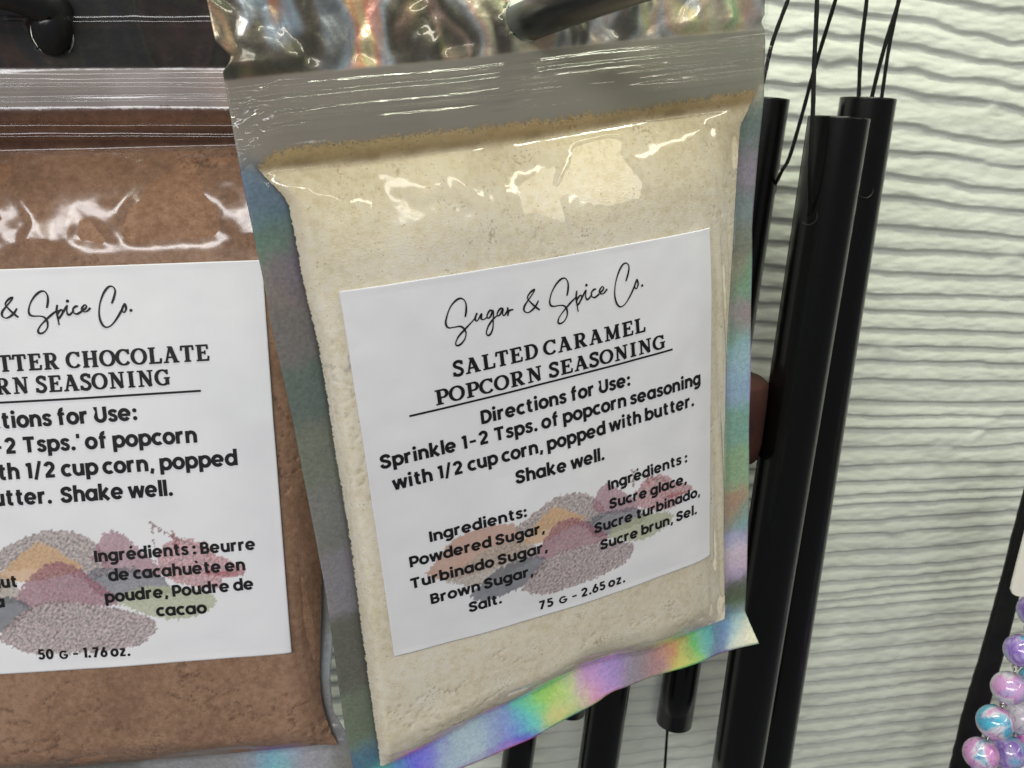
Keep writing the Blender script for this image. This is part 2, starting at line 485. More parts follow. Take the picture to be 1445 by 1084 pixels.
    NU, NV = D["res"]
    s = np.linspace(0, 1, NU); t = np.concatenate([np.linspace(0, 0.66, int(NV * 0.42))[:-1], np.linspace(0.66, 1, NV - int(NV * 0.42) + 1)])
    S, T = np.meshgrid(s, t)
    U = np.zeros_like(S); V = np.zeros_like(S)
    for _ in range(4):
        V = vBo(U) + T * (vTop(U) - vBo(U)); U = uLo(V) + S * (uRo(V) - uLo(V))
    # torn notches at the header edge
    for (npx, nr) in D["notch"]:
        c = pose.hit(npx, w0)
        dd = np.hypot(U - c[0], (V - c[1]))
        edge = (S < 0.08) | (S > 0.92)
        mk = (dd < nr) & edge
        U = np.where(mk, U + np.sign(0.5 - S) * (nr - dd) * 0.9, U)
    # round hang hole: snap the ring of vertices onto the circle
    du = U - hole[0]; dv = V - hole[1]; rr = np.hypot(du, dv) + 1e-9
    sp = 0.0007
    ring = np.abs(rr - hr) < sp
    U2 = np.where(ring, hole[0] + du / rr * hr, U); V2 = np.where(ring, hole[1] + dv / rr * hr, V)
    cu = (U2[:-1, :-1] + U2[1:, :-1] + U2[:-1, 1:] + U2[1:, 1:]) / 4; cv = (V2[:-1, :-1] + V2[1:, :-1] + V2[:-1, 1:] + V2[1:, 1:]) / 4
    keep = np.hypot(cu - hole[0], cv - hole[1]) > hr * 0.985
    Wfun = lambda u, v: rimwave(u, v) + crumple(u, v)
    Wc = Wfun(U2, V2)
    foilw = w0 + Wc
    samples = [(*pose.hit(p, w0), np.array(srgb(*c))) for (p, c) in D["tints"]]
    tint = idw(samples, U2, V2)
    # header: streaky spectrum
    hd = sstep(V2 - vHd(U2), -0.0004, 0.0006)
    st = fbm(U2 * 55 + 2 * fbm(U2 * 20, V2 * 14, 41), V2 * 16, D["seed"] + 40, 3) + 0.5
    pal_x = np.linspace(0, 1, len(D["header_pal"])); pal = np.array([srgb(*c) for c in D["header_pal"]])
    hcol = np.stack([np.interp(np.clip((st - 0.22) / 0.56, 0, 1), pal_x, pal[:, k]) for k in range(3)], -1)
    hg = (0.25 + 0.45 * sstep(U2, -0.035, 0.0))[..., None]
    hcol = hcol * (1 - hg) + hcol.mean(-1, keepdims=True) * np.array([1.06, 1.0, 0.84]) * hg
    tint = tint * (1 - hd[..., None]) + hcol * hd[..., None]
    seal = np.maximum(1 - sstep(np.minimum(np.minimum(U2 - uLi(V2), uRi(V2) - U2), V2 - vBi(U2)), -0.0002, 0.0006), 0) * (V2 < vPt(U2) - 0.001)
    seal = np.maximum(seal, hd * 0.8)
    # side seals are a quieter silver than the bottom seal
    quiet = (1 - sstep(vBi(U2) + 0.012 - V2, -0.004, 0.010))[..., None] * (1 - hd[..., None])
    grey = tint.mean(-1, keepdims=True)
    tint = tint * (1 - D["quiet"] * quiet) + grey * D["quiet"] * quiet
    tint = tint * (D["tint_gain"] + D["bottom_gain"] * (1 - quiet) * (1 - hd[..., None]) + D["side_gain"] * quiet * seal[..., None])
    tint = np.concatenate([tint, seal[..., None]], -1)
    faces = grid_faces(NU, NV, keep)
    verts = np.stack([U2, V2, foilw], -1).reshape(-1, 3)
    vv, ff, tt = compact(verts, faces, tint.reshape(-1, 4))
    foil = mesh_obj("back_foil", vv, ff, M_FOIL, root, colors=tt)
    sol = foil.modifiers.new("thickness", 'SOLIDIFY'); sol.thickness = 0.00012; sol.offset = -1
    # clear front film, from the seals inward and up over the header
    edge = np.minimum(np.minimum(U2 - uLi(V2), uRi(V2) - U2), V2 - vBi(U2))
    fl = film_h(U2, V2)
    verts = np.stack([U2, V2, fl + 0.00015], -1).reshape(-1, 3)
    kin = keep & ((edge[:-1, :-1] > -0.0012) | (V2[:-1, :-1] > vFo(U2[:-1, :-1])))
    if D["film_over_header"] is False:
        kin &= V2[:-1, :-1] < vHd(U2[:-1, :-1])
    vv, ff = compact(verts, grid_faces(NU, NV, kin))[:2]
    film = mesh_obj("front_film", vv, ff, D["film"], root)

    # ---- powder inside (rests in the pouch: a thing of its own)
    NPU, NPV = D["pres"]
    S, T = np.meshgrid(np.linspace(0, 1, NPU), np.linspace(0, 1, NPV))
    U = np.zeros_like(S); V = np.zeros_like(S)
    jag = lambda a, sd_: 0.0006 * fbm(a * 1500, a * 0, sd_, 2) + 0.0006 * fbm(a * 260, a * 0, sd_ + 2, 3)
    for _ in range(4):
        lo = vBi(U) + 0.0004 + np.abs(jag(U, 61)) * 0.6
        hi = vPt(U) + 2.2 * jag(U, 66) - D["ptdrop"](U)
        V = lo + T * (hi - lo)
        l = uLi(V) + 0.0002 + np.abs(jag(V, 71)); r = uRi(V) - 0.0006 - np.abs(jag(V, 76)) * 0.5
        U = l + S * (r - l)
    Pw = body(U, V) - 0.00035 + 0.00016 * fbm(U * 300, V * 300, 81, 3)
    Pw = np.maximum(Pw, w0 + 0.0007 + Wfun(U, V))
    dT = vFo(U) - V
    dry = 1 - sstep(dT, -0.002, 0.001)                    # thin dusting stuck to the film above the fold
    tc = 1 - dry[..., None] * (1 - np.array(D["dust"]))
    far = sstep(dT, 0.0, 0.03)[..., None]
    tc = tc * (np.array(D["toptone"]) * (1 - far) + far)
    # cracks in the packed powder
    cn = np.abs(fbm(U * D["crk"][0], V * D["crk"][0] * 1.6, 91, 4)); cm = sstep(fbm(U * 28, V * 28, 95, 3), D["crk"][2], D["crk"][2] + 0.08)
    crack = (1 - sstep(cn, 0.0, 0.022)) * cm * D["crk"][1] * (1 - dry)
    band = np.exp(-((V - vFo(U) - 0.0005 - 0.0006 * fbm(U * 200, U * 0, 97, 3)) / 0.0007) ** 2) * sstep(vnoise(U * 130, U * 0, 99), 0.35, 0.7)
    crack = np.clip(crack + 0.55 * band, 0, 1)
    Pw = Pw - 0.0006 * crack
    tc = tc * (1 - 0.35 * crack[..., None])
    ea = np.clip((hi - V) / D["soft"], 0, 1) ** 0.8 * np.clip(np.minimum(U - l, r - U) / 0.0007 + 0.25, 0, 1) * np.clip((V - lo) / 0.0006 + 0.3, 0, 1)
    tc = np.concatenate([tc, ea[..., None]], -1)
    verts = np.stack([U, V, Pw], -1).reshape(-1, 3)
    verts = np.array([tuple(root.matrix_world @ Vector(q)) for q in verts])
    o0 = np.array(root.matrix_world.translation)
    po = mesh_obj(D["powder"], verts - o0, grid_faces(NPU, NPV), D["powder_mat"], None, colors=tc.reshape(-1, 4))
    po.location = o0
    props(po, D["powder_label"], "powder", None, "stuff")
    return root, label_h

# ------------------------------------------------------------------ printed label
def arc(cx, cy, rx, ry, a0, a1, n=18):
    return [(cx + rx * math.cos(math.radians(a0 + (a1 - a0) * k / n)), cy + ry * math.sin(math.radians(a0 + (a1 - a0) * k / n))) for k in range(n + 1)]

SW = 0.132                                   # stroke of the bold sans face
R_ = 0.2145; CYB = 0.275; XL = 0.55; H2 = SW / 2
def dot(x, y, r=0.082):
    return (arc(x, y, r * 0.5, r * 0.5, 0, 360, 12), r)
def sans(ch):
    """strokes [(points, width)] of one glyph, em units"""
    w = SW; S = []
    a = lambda pts, ww=w: S.append((pts, ww))
    bowl = lambda cx=0.3: a(arc(cx, CYB, R_, R_, 0, 360, 28))
    if ch in 'aàâ': bowl(); a([(0.5145, 0), (0.5145, XL)])
    elif ch == 'b': bowl(); a([(0.0855, 0), (0.0855, 0.76)])
    elif ch == 'c': a(arc(0.3, CYB, R_, R_, 48, 312, 24))
    elif ch == 'd': bowl(); a([(0.5145, 0), (0.5145, 0.76)])
    elif ch in 'eéè':
        a(arc(0.3, CYB, R_, R_, -12 + 12, 322, 28)); a([(0.12, 0.265), (0.578, 0.265)], 0.10)
        if ch == 'é': a([(0.27, 0.67), (0.38, 0.80)], 0.10)
        if ch == 'è': a([(0.35, 0.67), (0.24, 0.80)], 0.10)
    elif ch == 'f': a([(0.15, 0), (0.15, 0.56)] + arc(0.28, 0.57, 0.13, 0.13, 180, 80, 8)); a([(0.02, 0.495), (0.34, 0.495)], 0.11)
    elif ch == 'g': bowl(); a([(0.5145, XL), (0.5145, 0.0)] + arc(0.30, 0.0, 0.2145, 0.16, 0, -140, 12))
    elif ch == 'h': a([(0.085, 0), (0.085, 0.76)]); a([(0.085, 0.25)] + arc(0.27, 0.30, 0.185, 0.185, 180, 0, 14) + [(0.455, 0)])
    elif ch == 'i': a([(0.085, 0), (0.085, XL)]); S.append(dot(0.085, 0.69, 0.085))
    elif ch == 'k': a([(0.085, 0), (0.085, 0.76)]); a([(0.12, 0.20), (0.44, 0.55)], 0.125); a([(0.19, 0.26), (0.47, 0.0)], 0.135)
    elif ch == 'l': a([(0.085, 0), (0.085, 0.76)])
    elif ch == 'C': a(arc(0.36, 0.35, 0.285, 0.287, 48, 312, 24))
    elif ch == 'n': a([(0.085, 0), (0.085, XL)]); a([(0.085, 0.25)] + arc(0.27, 0.30, 0.185, 0.185, 180, 0, 14) + [(0.455, 0)])
    elif ch == 'o': bowl()
    elif ch == 'p': bowl(); a([(0.0855, -0.2), (0.0855, XL)])
    elif ch == 'r': a([(0.085, 0), (0.085, XL)]); a([(0.085, 0.26)] + arc(0.27, 0.30, 0.185, 0.188, 180, 84, 8) + [(0.34, 0.488)])
    elif ch == 's': a(catmull([(0.40, 0.405), (0.345, 0.47), (0.24, 0.49), (0.135, 0.455), (0.115, 0.375), (0.19, 0.31), (0.30, 0.265), (0.375, 0.19), (0.345, 0.09), (0.235, 0.058), (0.125, 0.085), (0.075, 0.165)], 4), 0.118)
    elif ch == 't': a([(0.15, 0.69), (0.15, 0.17)] + arc(0.25, 0.166, 0.10, 0.10, 180, 270, 8) + [(0.33, 0.066)]); a([(0.02, 0.495), (0.33, 0.495)], 0.11)
    elif ch == 'u': a([(0.085, XL), (0.085, 0.25)] + arc(0.27, 0.25, 0.185, 0.185, 180, 360, 14) + [(0.455, XL)]); a([(0.455, 0), (0.455, XL)])
    elif ch == 'w':
        for p, q in (((0.06, 0.55), (0.215, 0)), ((0.215, 0), (0.40, 0.55)), ((0.40, 0.55), (0.585, 0)), ((0.585, 0), (0.74, 0.55))): a([p, q], 0.125)
    elif ch == 'z': a([(0.05, 0.495), (0.44, 0.495)], 0.11); a([(0.39, 0.47), (0.10, 0.08)], 0.13); a([(0.04, 0.055), (0.45, 0.055)], 0.11)
    elif ch == 'D': a([(0.09, 0), (0.09, 0.7)]); a([(0.09, 0.637), (0.24, 0.637)] + arc(0.25, 0.35, 0.285, 0.287, 90, -90, 18) + [(0.09, 0.063)])
    elif ch == 'S': a(catmull([(0.50, 0.50), (0.45, 0.60), (0.31, 0.64), (0.16, 0.59), (0.12, 0.50), (0.17, 0.41), (0.30, 0.36), (0.43, 0.305), (0.485, 0.205), (0.43, 0.10), (0.29, 0.058), (0.14, 0.10), (0.08, 0.215)], 4), 0.135)
    elif ch == 'T': a([(0.02, 0.637), (0.55, 0.637)], 0.126); a([(0.285, 0), (0.285, 0.637)])
    elif ch == 'I': a([(0.085, 0), (0.085, 0.7)])
    elif ch == 'P': a([(0.09, 0), (0.09, 0.7)]); a([(0.09, 0.637), (0.29, 0.637)] + arc(0.30, 0.447, 0.19, 0.19, 90, -90, 14) + [(0.09, 0.257)])
    elif ch == 'B': a([(0.09, 0), (0.09, 0.7)]); a([(0.09, 0.637), (0.27, 0.637)] + arc(0.29, 0.497, 0.14, 0.14, 90, -90, 12) + [(0.09, 0.357)], 0.125); a([(0.09, 0.357), (0.30, 0.357)] + arc(0.32, 0.21, 0.15, 0.148, 90, -90, 12) + [(0.09, 0.062)], 0.125)
    elif ch == 'U': a([(0.09, 0.7), (0.09, 0.27)] + arc(0.305, 0.275, 0.215, 0.215, 180, 360, 16) + [(0.52, 0.7)])
    elif ch == 'G': a(arc(0.33, 0.26, 0.26, 0.235, 48, 352, 24), 0.105); a([(0.34, 0.245), (0.64, 0.245)], 0.095)
    elif ch == '0': a(arc(0.29, 0.35, 0.195, 0.288, 0, 360, 26), 0.128)
    elif ch == '1': a([(0.20, 0), (0.20, 0.7)]); a([(0.03, 0.60), (0.22, 0.65)], 0.115)
    elif ch == '2': a(arc(0.255, 0.475, 0.175, 0.165, 170, -30, 14) + [(0.12, 0.09)], 0.13); a([(0.05, 0.06), (0.49, 0.06)], 0.12)
    elif ch == '5': a([(0.45, 0.64), (0.14, 0.64), (0.12, 0.36)], 0.115); a(arc(0.25, 0.235, 0.185, 0.175, 128, -155, 16), 0.125)
    elif ch == '6': a(arc(0.27, 0.235, 0.18, 0.178, 0, 360, 22), 0.122); a([(0.12, 0.30), (0.34, 0.69)], 0.135)
    elif ch == '7': a([(0.03, 0.64), (0.46, 0.64)], 0.12); a([(0.40, 0.62), (0.17, 0.0)], 0.135)
    elif ch == '/': a([(0.02, -0.07), (0.27, 0.76)], 0.11)
    elif ch == '.': S.append(dot(0.08, 0.075, 0.085))
    elif ch == ',': a([(0.12, 0.12), (0.05, -0.12)], 0.115)
    elif ch == ':': S.append(dot(0.08, 0.085, 0.085)); S.append(dot(0.08, 0.435, 0.085))
    elif ch == '-': a([(0.03, 0.29), (0.38, 0.29)], 0.105)
    elif ch == "'": a([(0.07, 0.52), (0.07, 0.72)], 0.11)
    return S

def serif(ch):
    """capitals with thick uprights, thin joins and bracketed feet; width None = pen width from direction"""
    S = []; K = 0.135; Tn = 0.062
    a = lambda pts, ww=K: S.append((pts, ww))
    foot = lambda x, y, h=0.155: S.append(([(x - h, y), (x + h, y)], 0.056))
    t, b = 0.672, 0.028
    if ch in 'PRBDEFLIHNMT':
        pass
    if ch == 'I': a([(0.17, 0), (0.17, 0.7)]); foot(0.17, t); foot(0.17, b)
    elif ch == 'L': a([(0.17, 0), (0.17, 0.7)]); foot(0.17, t); foot(0.17, b); a([(0.17, 0.035), (0.56, 0.035)], 0.07); a([(0.53, 0.01), (0.555, 0.22)], 0.075)
    elif ch == 'E': a([(0.17, 0), (0.17, 0.7)]); foot(0.17, t); foot(0.17, b); a([(0.17, 0.665), (0.53, 0.665)], 0.07); a([(0.17, 0.035), (0.56, 0.035)], 0.07); a([(0.17, 0.36), (0.41, 0.36)], 0.07); a([(0.515, 0.69), (0.53, 0.50)], 0.07); a([(0.54, 0.01), (0.56, 0.21)], 0.07); a([(0.41, 0.45), (0.41, 0.27)], 0.055)
    elif ch == 'T': a([(0.31, 0), (0.31, 0.7)]); foot(0.31, b, 0.15); a([(0.04, 0.665), (0.58, 0.665)], 0.07); a([(0.065, 0.69), (0.045, 0.49)], 0.07); a([(0.555, 0.69), (0.575, 0.49)], 0.07)
    elif ch == 'P': a([(0.17, 0), (0.17, 0.7)]); foot(0.17, b, 0.165); foot(0.12, t, 0.11); a([(0.17, 0.665), (0.33, 0.665)] + arc(0.35, 0.49, 0.175, 0.175, 90, -90, 12) + [(0.17, 0.315)], None)
    elif ch == 'R': a([(0.17, 0), (0.17, 0.7)]); foot(0.17, b); foot(0.12, t, 0.11); a([(0.17, 0.665), (0.33, 0.665)] + arc(0.34, 0.50, 0.17, 0.165, 90, -90, 12) + [(0.17, 0.335)], None); a([(0.33, 0.34), (0.55, 0.02)], 0.13); a([(0.50, 0.028), (0.67, 0.028)], 0.056)
    elif ch == 'B': a([(0.17, 0), (0.17, 0.7)]); foot(0.12, b, 0.11); foot(0.12, t, 0.11); a([(0.17, 0.665), (0.31, 0.665)] + arc(0.32, 0.52, 0.15, 0.145, 90, -90, 12) + [(0.17, 0.375)], None); a([(0.17, 0.375), (0.34, 0.375)] + arc(0.35, 0.205, 0.17, 0.17, 90, -90, 12) + [(0.17, 0.035)], None)
    elif ch == 'D': a([(0.17, 0), (0.17, 0.7)]); foot(0.12, b, 0.11); foot(0.12, t, 0.11); a([(0.17, 0.665), (0.30, 0.665)] + arc(0.31, 0.35, 0.28, 0.315, 90, -90, 18) + [(0.17, 0.035)], None)
    elif ch == 'O': a(arc(0.36, 0.35, 0.28, 0.315, 0, 360, 32), None)
    elif ch == 'C': a(arc(0.36, 0.35, 0.28, 0.315, 42, 322, 26), None); a([(0.585, 0.47), (0.575, 0.69)], 0.07)
    elif ch == 'G': a(arc(0.36, 0.35, 0.28, 0.315, 42, 305, 26), None); a([(0.575, 0.48), (0.57, 0.69)], 0.07); a([(0.56, 0.03), (0.56, 0.33)], 0.125); foot(0.55, 0.325, 0.14)
    elif ch == 'S': a(catmull([(0.46, 0.55), (0.40, 0.64), (0.28, 0.665), (0.16, 0.62), (0.125, 0.52), (0.19, 0.43), (0.31, 0.365), (0.42, 0.28), (0.455, 0.17), (0.38, 0.065), (0.26, 0.035), (0.13, 0.075), (0.085, 0.18)], 4), 0.108); a([(0.475, 0.50), (0.47, 0.69)], 0.06); a([(0.065, 0.01), (0.07, 0.21)], 0.06)
    elif ch == 'A': a([(0.33, 0.68), (0.55, 0.02)], 0.14); a([(0.31, 0.68), (0.115, 0.02)], 0.072); a([(0.18, 0.235), (0.46, 0.235)], 0.06); foot(0.115, b, 0.115); foot(0.56, b, 0.135); a([(0.20, 0.68), (0.38, 0.68)], 0.05)
    elif ch == 'H': a([(0.17, 0), (0.17, 0.7)]); a([(0.56, 0), (0.56, 0.7)]); a([(0.17, 0.36), (0.56, 0.36)], 0.065); [foot(x, y, 0.14) for x in (0.17, 0.56) for y in (t, b)]
    elif ch == 'N': a([(0.15, 0), (0.15, 0.7)], 0.072); a([(0.15, 0.68), (0.57, 0.02)], 0.135); a([(0.57, 0), (0.57, 0.7)], 0.072); foot(0.14, b, 0.13); foot(0.57, t, 0.13); foot(0.10, t, 0.1)
    elif ch == 'M': a([(0.15, 0), (0.17, 0.7)], 0.072); a([(0.18, 0.69), (0.42, 0.05)], 0.125); a([(0.67, 0.69), (0.42, 0.05)], 0.07); a([(0.69, 0), (0.67, 0.7)], 0.13); foot(0.15, b, 0.13); foot(0.69, b, 0.14); foot(0.12, t, 0.1); foot(0.71, t, 0.1)
    elif ch == 'U': a([(0.16, 0.7), (0.16, 0.25)] + arc(0.35, 0.235, 0.19, 0.20, 180, 360, 14) + [(0.54, 0.7)], None); foot(0.15, t, 0.14); foot(0.55, t, 0.13)
    return S

def layout(text, face):
    """strokes of a whole line in em units and its advance"""
    out = []; x = 0.0
    fn = sans if face == 'sans' else serif
    gap = 0.088 if face == 'sans' else 0.06
    for ch in text:
        if ch == ' ':
            x += 0.20 if face == 'sans' else 0.26; continue
        S = fn(ch)
        if not S: raise ValueError('glyph ' + ch)
        lo = min(p[0] - (w or 0.13) * 0.4 for pts, w in S for p in pts); hi = max(p[0] + (w or 0.13) * 0.4 for pts, w in S for p in pts)
        round_l = ch in 'acdegoqséèCGOS'; round_r = ch in 'bceopsDOPéè'
        g0 = gap * (0.5 if round_l else 1.0); g1 = gap * (0.5 if round_r else 1.0)
        if ch in 'ftrTwLA': g1 *= 0.55
        if ch in 'ftTwA': g0 *= 0.55
        x += g0 * 0.75
        for pts, w in S:
            out.append(([(px - lo + x, py) for px, py in pts], w))
        x += (hi - lo) + g1 * 0.75
    return out, x

class Ink:
    def __init__(s): s.v = []; s.f = []; s.k = 0
    def stroke(s, pts, widths, lift):
        """flat ribbon along pts (label u,v metres)"""
        P = np.array(pts, float)
        keep = [0] + [i for i in range(1, len(P)) if np.hypot(*(P[i] - P[i - 1])) > 1e-7]
        P = P[keep]; W = np.array(widths, float)[keep]
        # subdivide long runs so the ink follows the bulging label
        Q = [P[0]]; Wq = [W[0]]
        for i in range(1, len(P)):
            n = max(1, int(np.hypot(*(P[i] - P[i - 1])) / 0.0015))
            for k in range(1, n + 1):
                Q.append(P[i - 1] + (P[i] - P[i - 1]) * k / n); Wq.append(W[i - 1] + (W[i] - W[i - 1]) * k / n)
        Q = np.array(Q); Wq = np.array(Wq); n = len(Q)
        closed = np.hypot(*(Q[0] - Q[-1])) < 1e-6 and n > 6
        base = len(s.v)
        for i in range(n):
            if closed: a, b = Q[(i - 1) % (n - 1)], Q[(i + 1) % (n - 1)]
            else: a, b = Q[max(i - 1, 0)], Q[min(i + 1, n - 1)]
            t0 = nrm(Q[i] - a) if np.hypot(*(Q[i] - a)) > 1e-9 else nrm(b - Q[i])
            t1 = nrm(b - Q[i]) if np.hypot(*(b - Q[i])) > 1e-9 else t0
            t = nrm(t0 + t1) if np.hypot(*(t0 + t1)) > 0.2 else t1
            c = max(0.75, float(t.dot(t1)))
            nn = np.array([-t[1], t[0]]) * Wq[i] / 2 / c
            s.v.append((*(Q[i] - nn), lift)); s.v.append((*(Q[i] + nn), lift))
        for i in range(n - 1):
            s.f.append([base + 2 * i, base + 2 * i + 2, base + 2 * i + 3, base + 2 * i + 1])
    def line(s, text, p0, p1, cap, face='sans', prefix='', bold=1.0):
        """text whose baseline runs p0 -> p1 (u,v); cap = capital height in metres; prefix runs on to the left"""
        st, adv = layout(text, face)
        off = 0.0
        if prefix:
            st2, adv2 = layout(prefix, face)
            st = [([(x - adv2, y) for x, y in pts], w) for pts, w in st2] + st
        d = np.array(p1) - np.array(p0); L = np.hypot(*d); ex = d / L; ey = np.array([-ex[1], ex[0]])
        sx = L / adv; sy = cap / 0.70
        for pts, w in st:
            em = np.array(pts); n = len(em)
            if w is None:
                tn = np.gradient(em, axis=0) if n > 2 else np.repeat([em[-1] - em[0]], n, 0)
                tn /= (np.hypot(tn[:, 0], tn[:, 1])[:, None] + 1e-9)
                W = 0.085 + (0.165 - 0.085) * np.abs(tn[:, 1]) ** 1.3
            else: W = np.full(n, w * (1.31 if face == 'sans' else 1.32))
            P = [np.array(p0) + ex * x * sx + ey * y * sy for x, y in em]
            s.k += 1
            s.stroke(P, W * (sx + sy) / 2 * bold, (s.k % 40) * 2.0e-7)
    def build(s, parent, hf, name="lettering"):
        V = np.array(s.v)
        z = hf(V[:, 0], V[:, 1]) + 0.00042 + V[:, 2]
        V2 = np.stack([V[:, 0], V[:, 1], z], -1)
        return mesh_obj(name, V2, s.f, M_INK, parent, smooth=False)

def cr(scale, ox, oy, pts):                   # zoomed-crop coordinates -> photograph pixels
    return [(ox + x / scale, oy + y / scale) for x, y in pts]
LOGO = [
    (7.744, 620, 360, [(276, 672), (286, 610), (284, 530), (258, 482), (215, 470), (165, 500), (110, 570), (74, 670), (64, 745), (92, 790), (160, 783), (222, 775), (262, 800), (285, 850), (270, 915), (228, 968), (188, 985), (172, 958), (200, 890), (260, 820), (330, 745), (378, 690), (405, 628)]),
    (7.744, 620, 360, [(405, 628), (386, 680), (392, 714), (415, 706), (452, 640), (450, 690), (474, 700), (512, 678)]),
    (7.744, 620, 360, [(578, 606), (545, 602), (516, 650), (522, 686), (550, 668), (580, 606), (582, 700), (576, 800), (548, 862), (520, 872), (507, 838), (530, 770), (575, 702), (622, 658)]),
    (7.744, 620, 360, [(690, 578), (655, 584), (626, 632), (632, 662), (660, 640), (687, 586), (685, 640), (702, 655), (738, 604)]),
    (7.744, 620, 360, [(738, 566), (742, 612), (742, 662)]),
    (7.744, 620, 360, [(742, 642), (756, 604), (802, 590)]),
    (7.744, 620, 360, [(1090, 597), (1040, 560), (982, 505), (955, 460), (988, 402), (1030, 374), (1012, 418), (955, 500), (920, 560), (920, 605), (955, 626), (1000, 602), (1045, 552), (1076, 492)]),
    (7.744, 770, 360, [(225, 440), (237, 370), (236, 300), (208, 252), (165, 256), (110, 310), (60, 400), (37, 490), (46, 543), (80, 556), (150, 546), (195, 552), (224, 590), (226, 660), (190, 722), (145, 745), (127, 718), (150, 660), (210, 580), (270, 510), (322, 458)]),
    (7.744, 770, 360, [(332, 385), (325, 460), (335, 540), (347, 616)]),
    (7.744, 770, 360, [(330, 500), (348, 460), (376, 434), (384, 462), (364, 510), (342, 545)]),
    (7.744, 770, 360, [(372, 500), (400, 440), (432, 380), (428, 440), (440, 480), (465, 470), (500, 420)]),
    (7.744, 770, 360, [(542, 368), (515, 375), (490, 412), (498, 450), (532, 458), (578, 420)]),
    (7.744, 770, 360, [(578, 415), (612, 384), (626, 358), (610, 340), (586, 370), (580, 400), (600, 422), (632, 408), (664, 366)]),
    (7.744, 770, 360, [(868, 282), (892, 200), (902, 125), (876, 86), (835, 100), (790, 180), (756, 300), (746, 420), (764, 515), (805, 562), (860, 530), (915, 440), (958, 345), (990, 256)]),
    (7.744, 770, 360, [(990, 258), (968, 316), (966, 352), (984, 362), (1002, 315), (990, 262)]),
]
LOGO_DOTS = [(7.744, 770, 360, (1046, 329), 0.34), (7.744, 770, 360, (437, 325), 0.36)]
SPICES = [   # faint printed picture: outlines in a zoomed crop of the front label
    ((205, 150, 122), 0.10, [(130, 555), (190, 480), (260, 400), (380, 345), (500, 325), (560, 345), (600, 420), (560, 480), (350, 560), (200, 585)]),
    ((186, 172, 158), 0.35, [(215, 590), (330, 500), (430, 430), (600, 400), (650, 470), (500, 560), (350, 610)]),
    ((168, 150, 145), 0.75, [(540, 345), (650, 262), (740, 200), (850, 180), (925, 210), (960, 270), (900, 330), (760, 330), (600, 380)]),
    ((226, 178, 122), 0.10, [(585, 405), (640, 330), (700, 262), (735, 248), (800, 265), (868, 300), (800, 345), (690, 400), (620, 418)]),
    ((178, 128, 145), 0.30, [(900, 255), (930, 172), (980, 138), (1060, 185), (1120, 250), (980, 280)]),
    ((120, 120, 132), 0.40, [(870, 335), (930, 280), (1090, 250), (1150, 300), (1050, 350), (930, 385)]),
    ((200, 138, 145), 0.60, [(1100, 180), (1160, 112), (1240, 98), (1290, 130), (1365, 148), (1300, 200), (1290, 240), (1200, 262), (1120, 245)]),
    ((150, 105, 105), 0.3, [(1075, 78), (1085, 70), (1135, 95), (1240, 118), (1238, 124), (1130, 102), (1095, 86), (1100, 150), (1092, 150), (1086, 86)]),
    ((170, 90, 100), 0.3, [(1150, 92), (1158, 92), (1172, 150), (1160, 150)]),
    ((185, 100, 110), 0.3, [(1250, 190), (1340, 168), (1368, 148), (1345, 182), (1255, 206)]),
    ((186, 192, 152), 0.15, [(975, 390), (1010, 340), (1120, 290), (1262, 268), (1268, 312), (1180, 380), (1100, 402)]),
    ((165, 105, 122), 0.45, [(640, 475), (690, 380), (760, 312), (830, 298), (900, 330), (975, 370), (960, 402), (800, 445), (680, 495)]),
    ((105, 108, 120), 0.12, [(330, 660), (430, 560), (560, 490), (650, 475), (692, 500), (600, 600), (450, 672), (370, 680)]),
    ((168, 145, 145), 0.80, [(575, 632), (640, 540), (720, 470), (830, 430), (1000, 408), (1095, 420), (1060, 500), (950, 562), (800, 620), (680, 652)]),
]

def inpoly(x, y, poly):
    c = np.zeros(x.shape, bool); n = len(poly)
    for i in range(n):
        x0, y0 = poly[i]; x1, y1 = poly[(i + 1) % n]
        if y0 == y1: continue
        k = ((y0 > y) != (y1 > y)) & (x < (x1 - x0) * (y - y0) / (y1 - y0) + x0)
        c ^= k
    return c

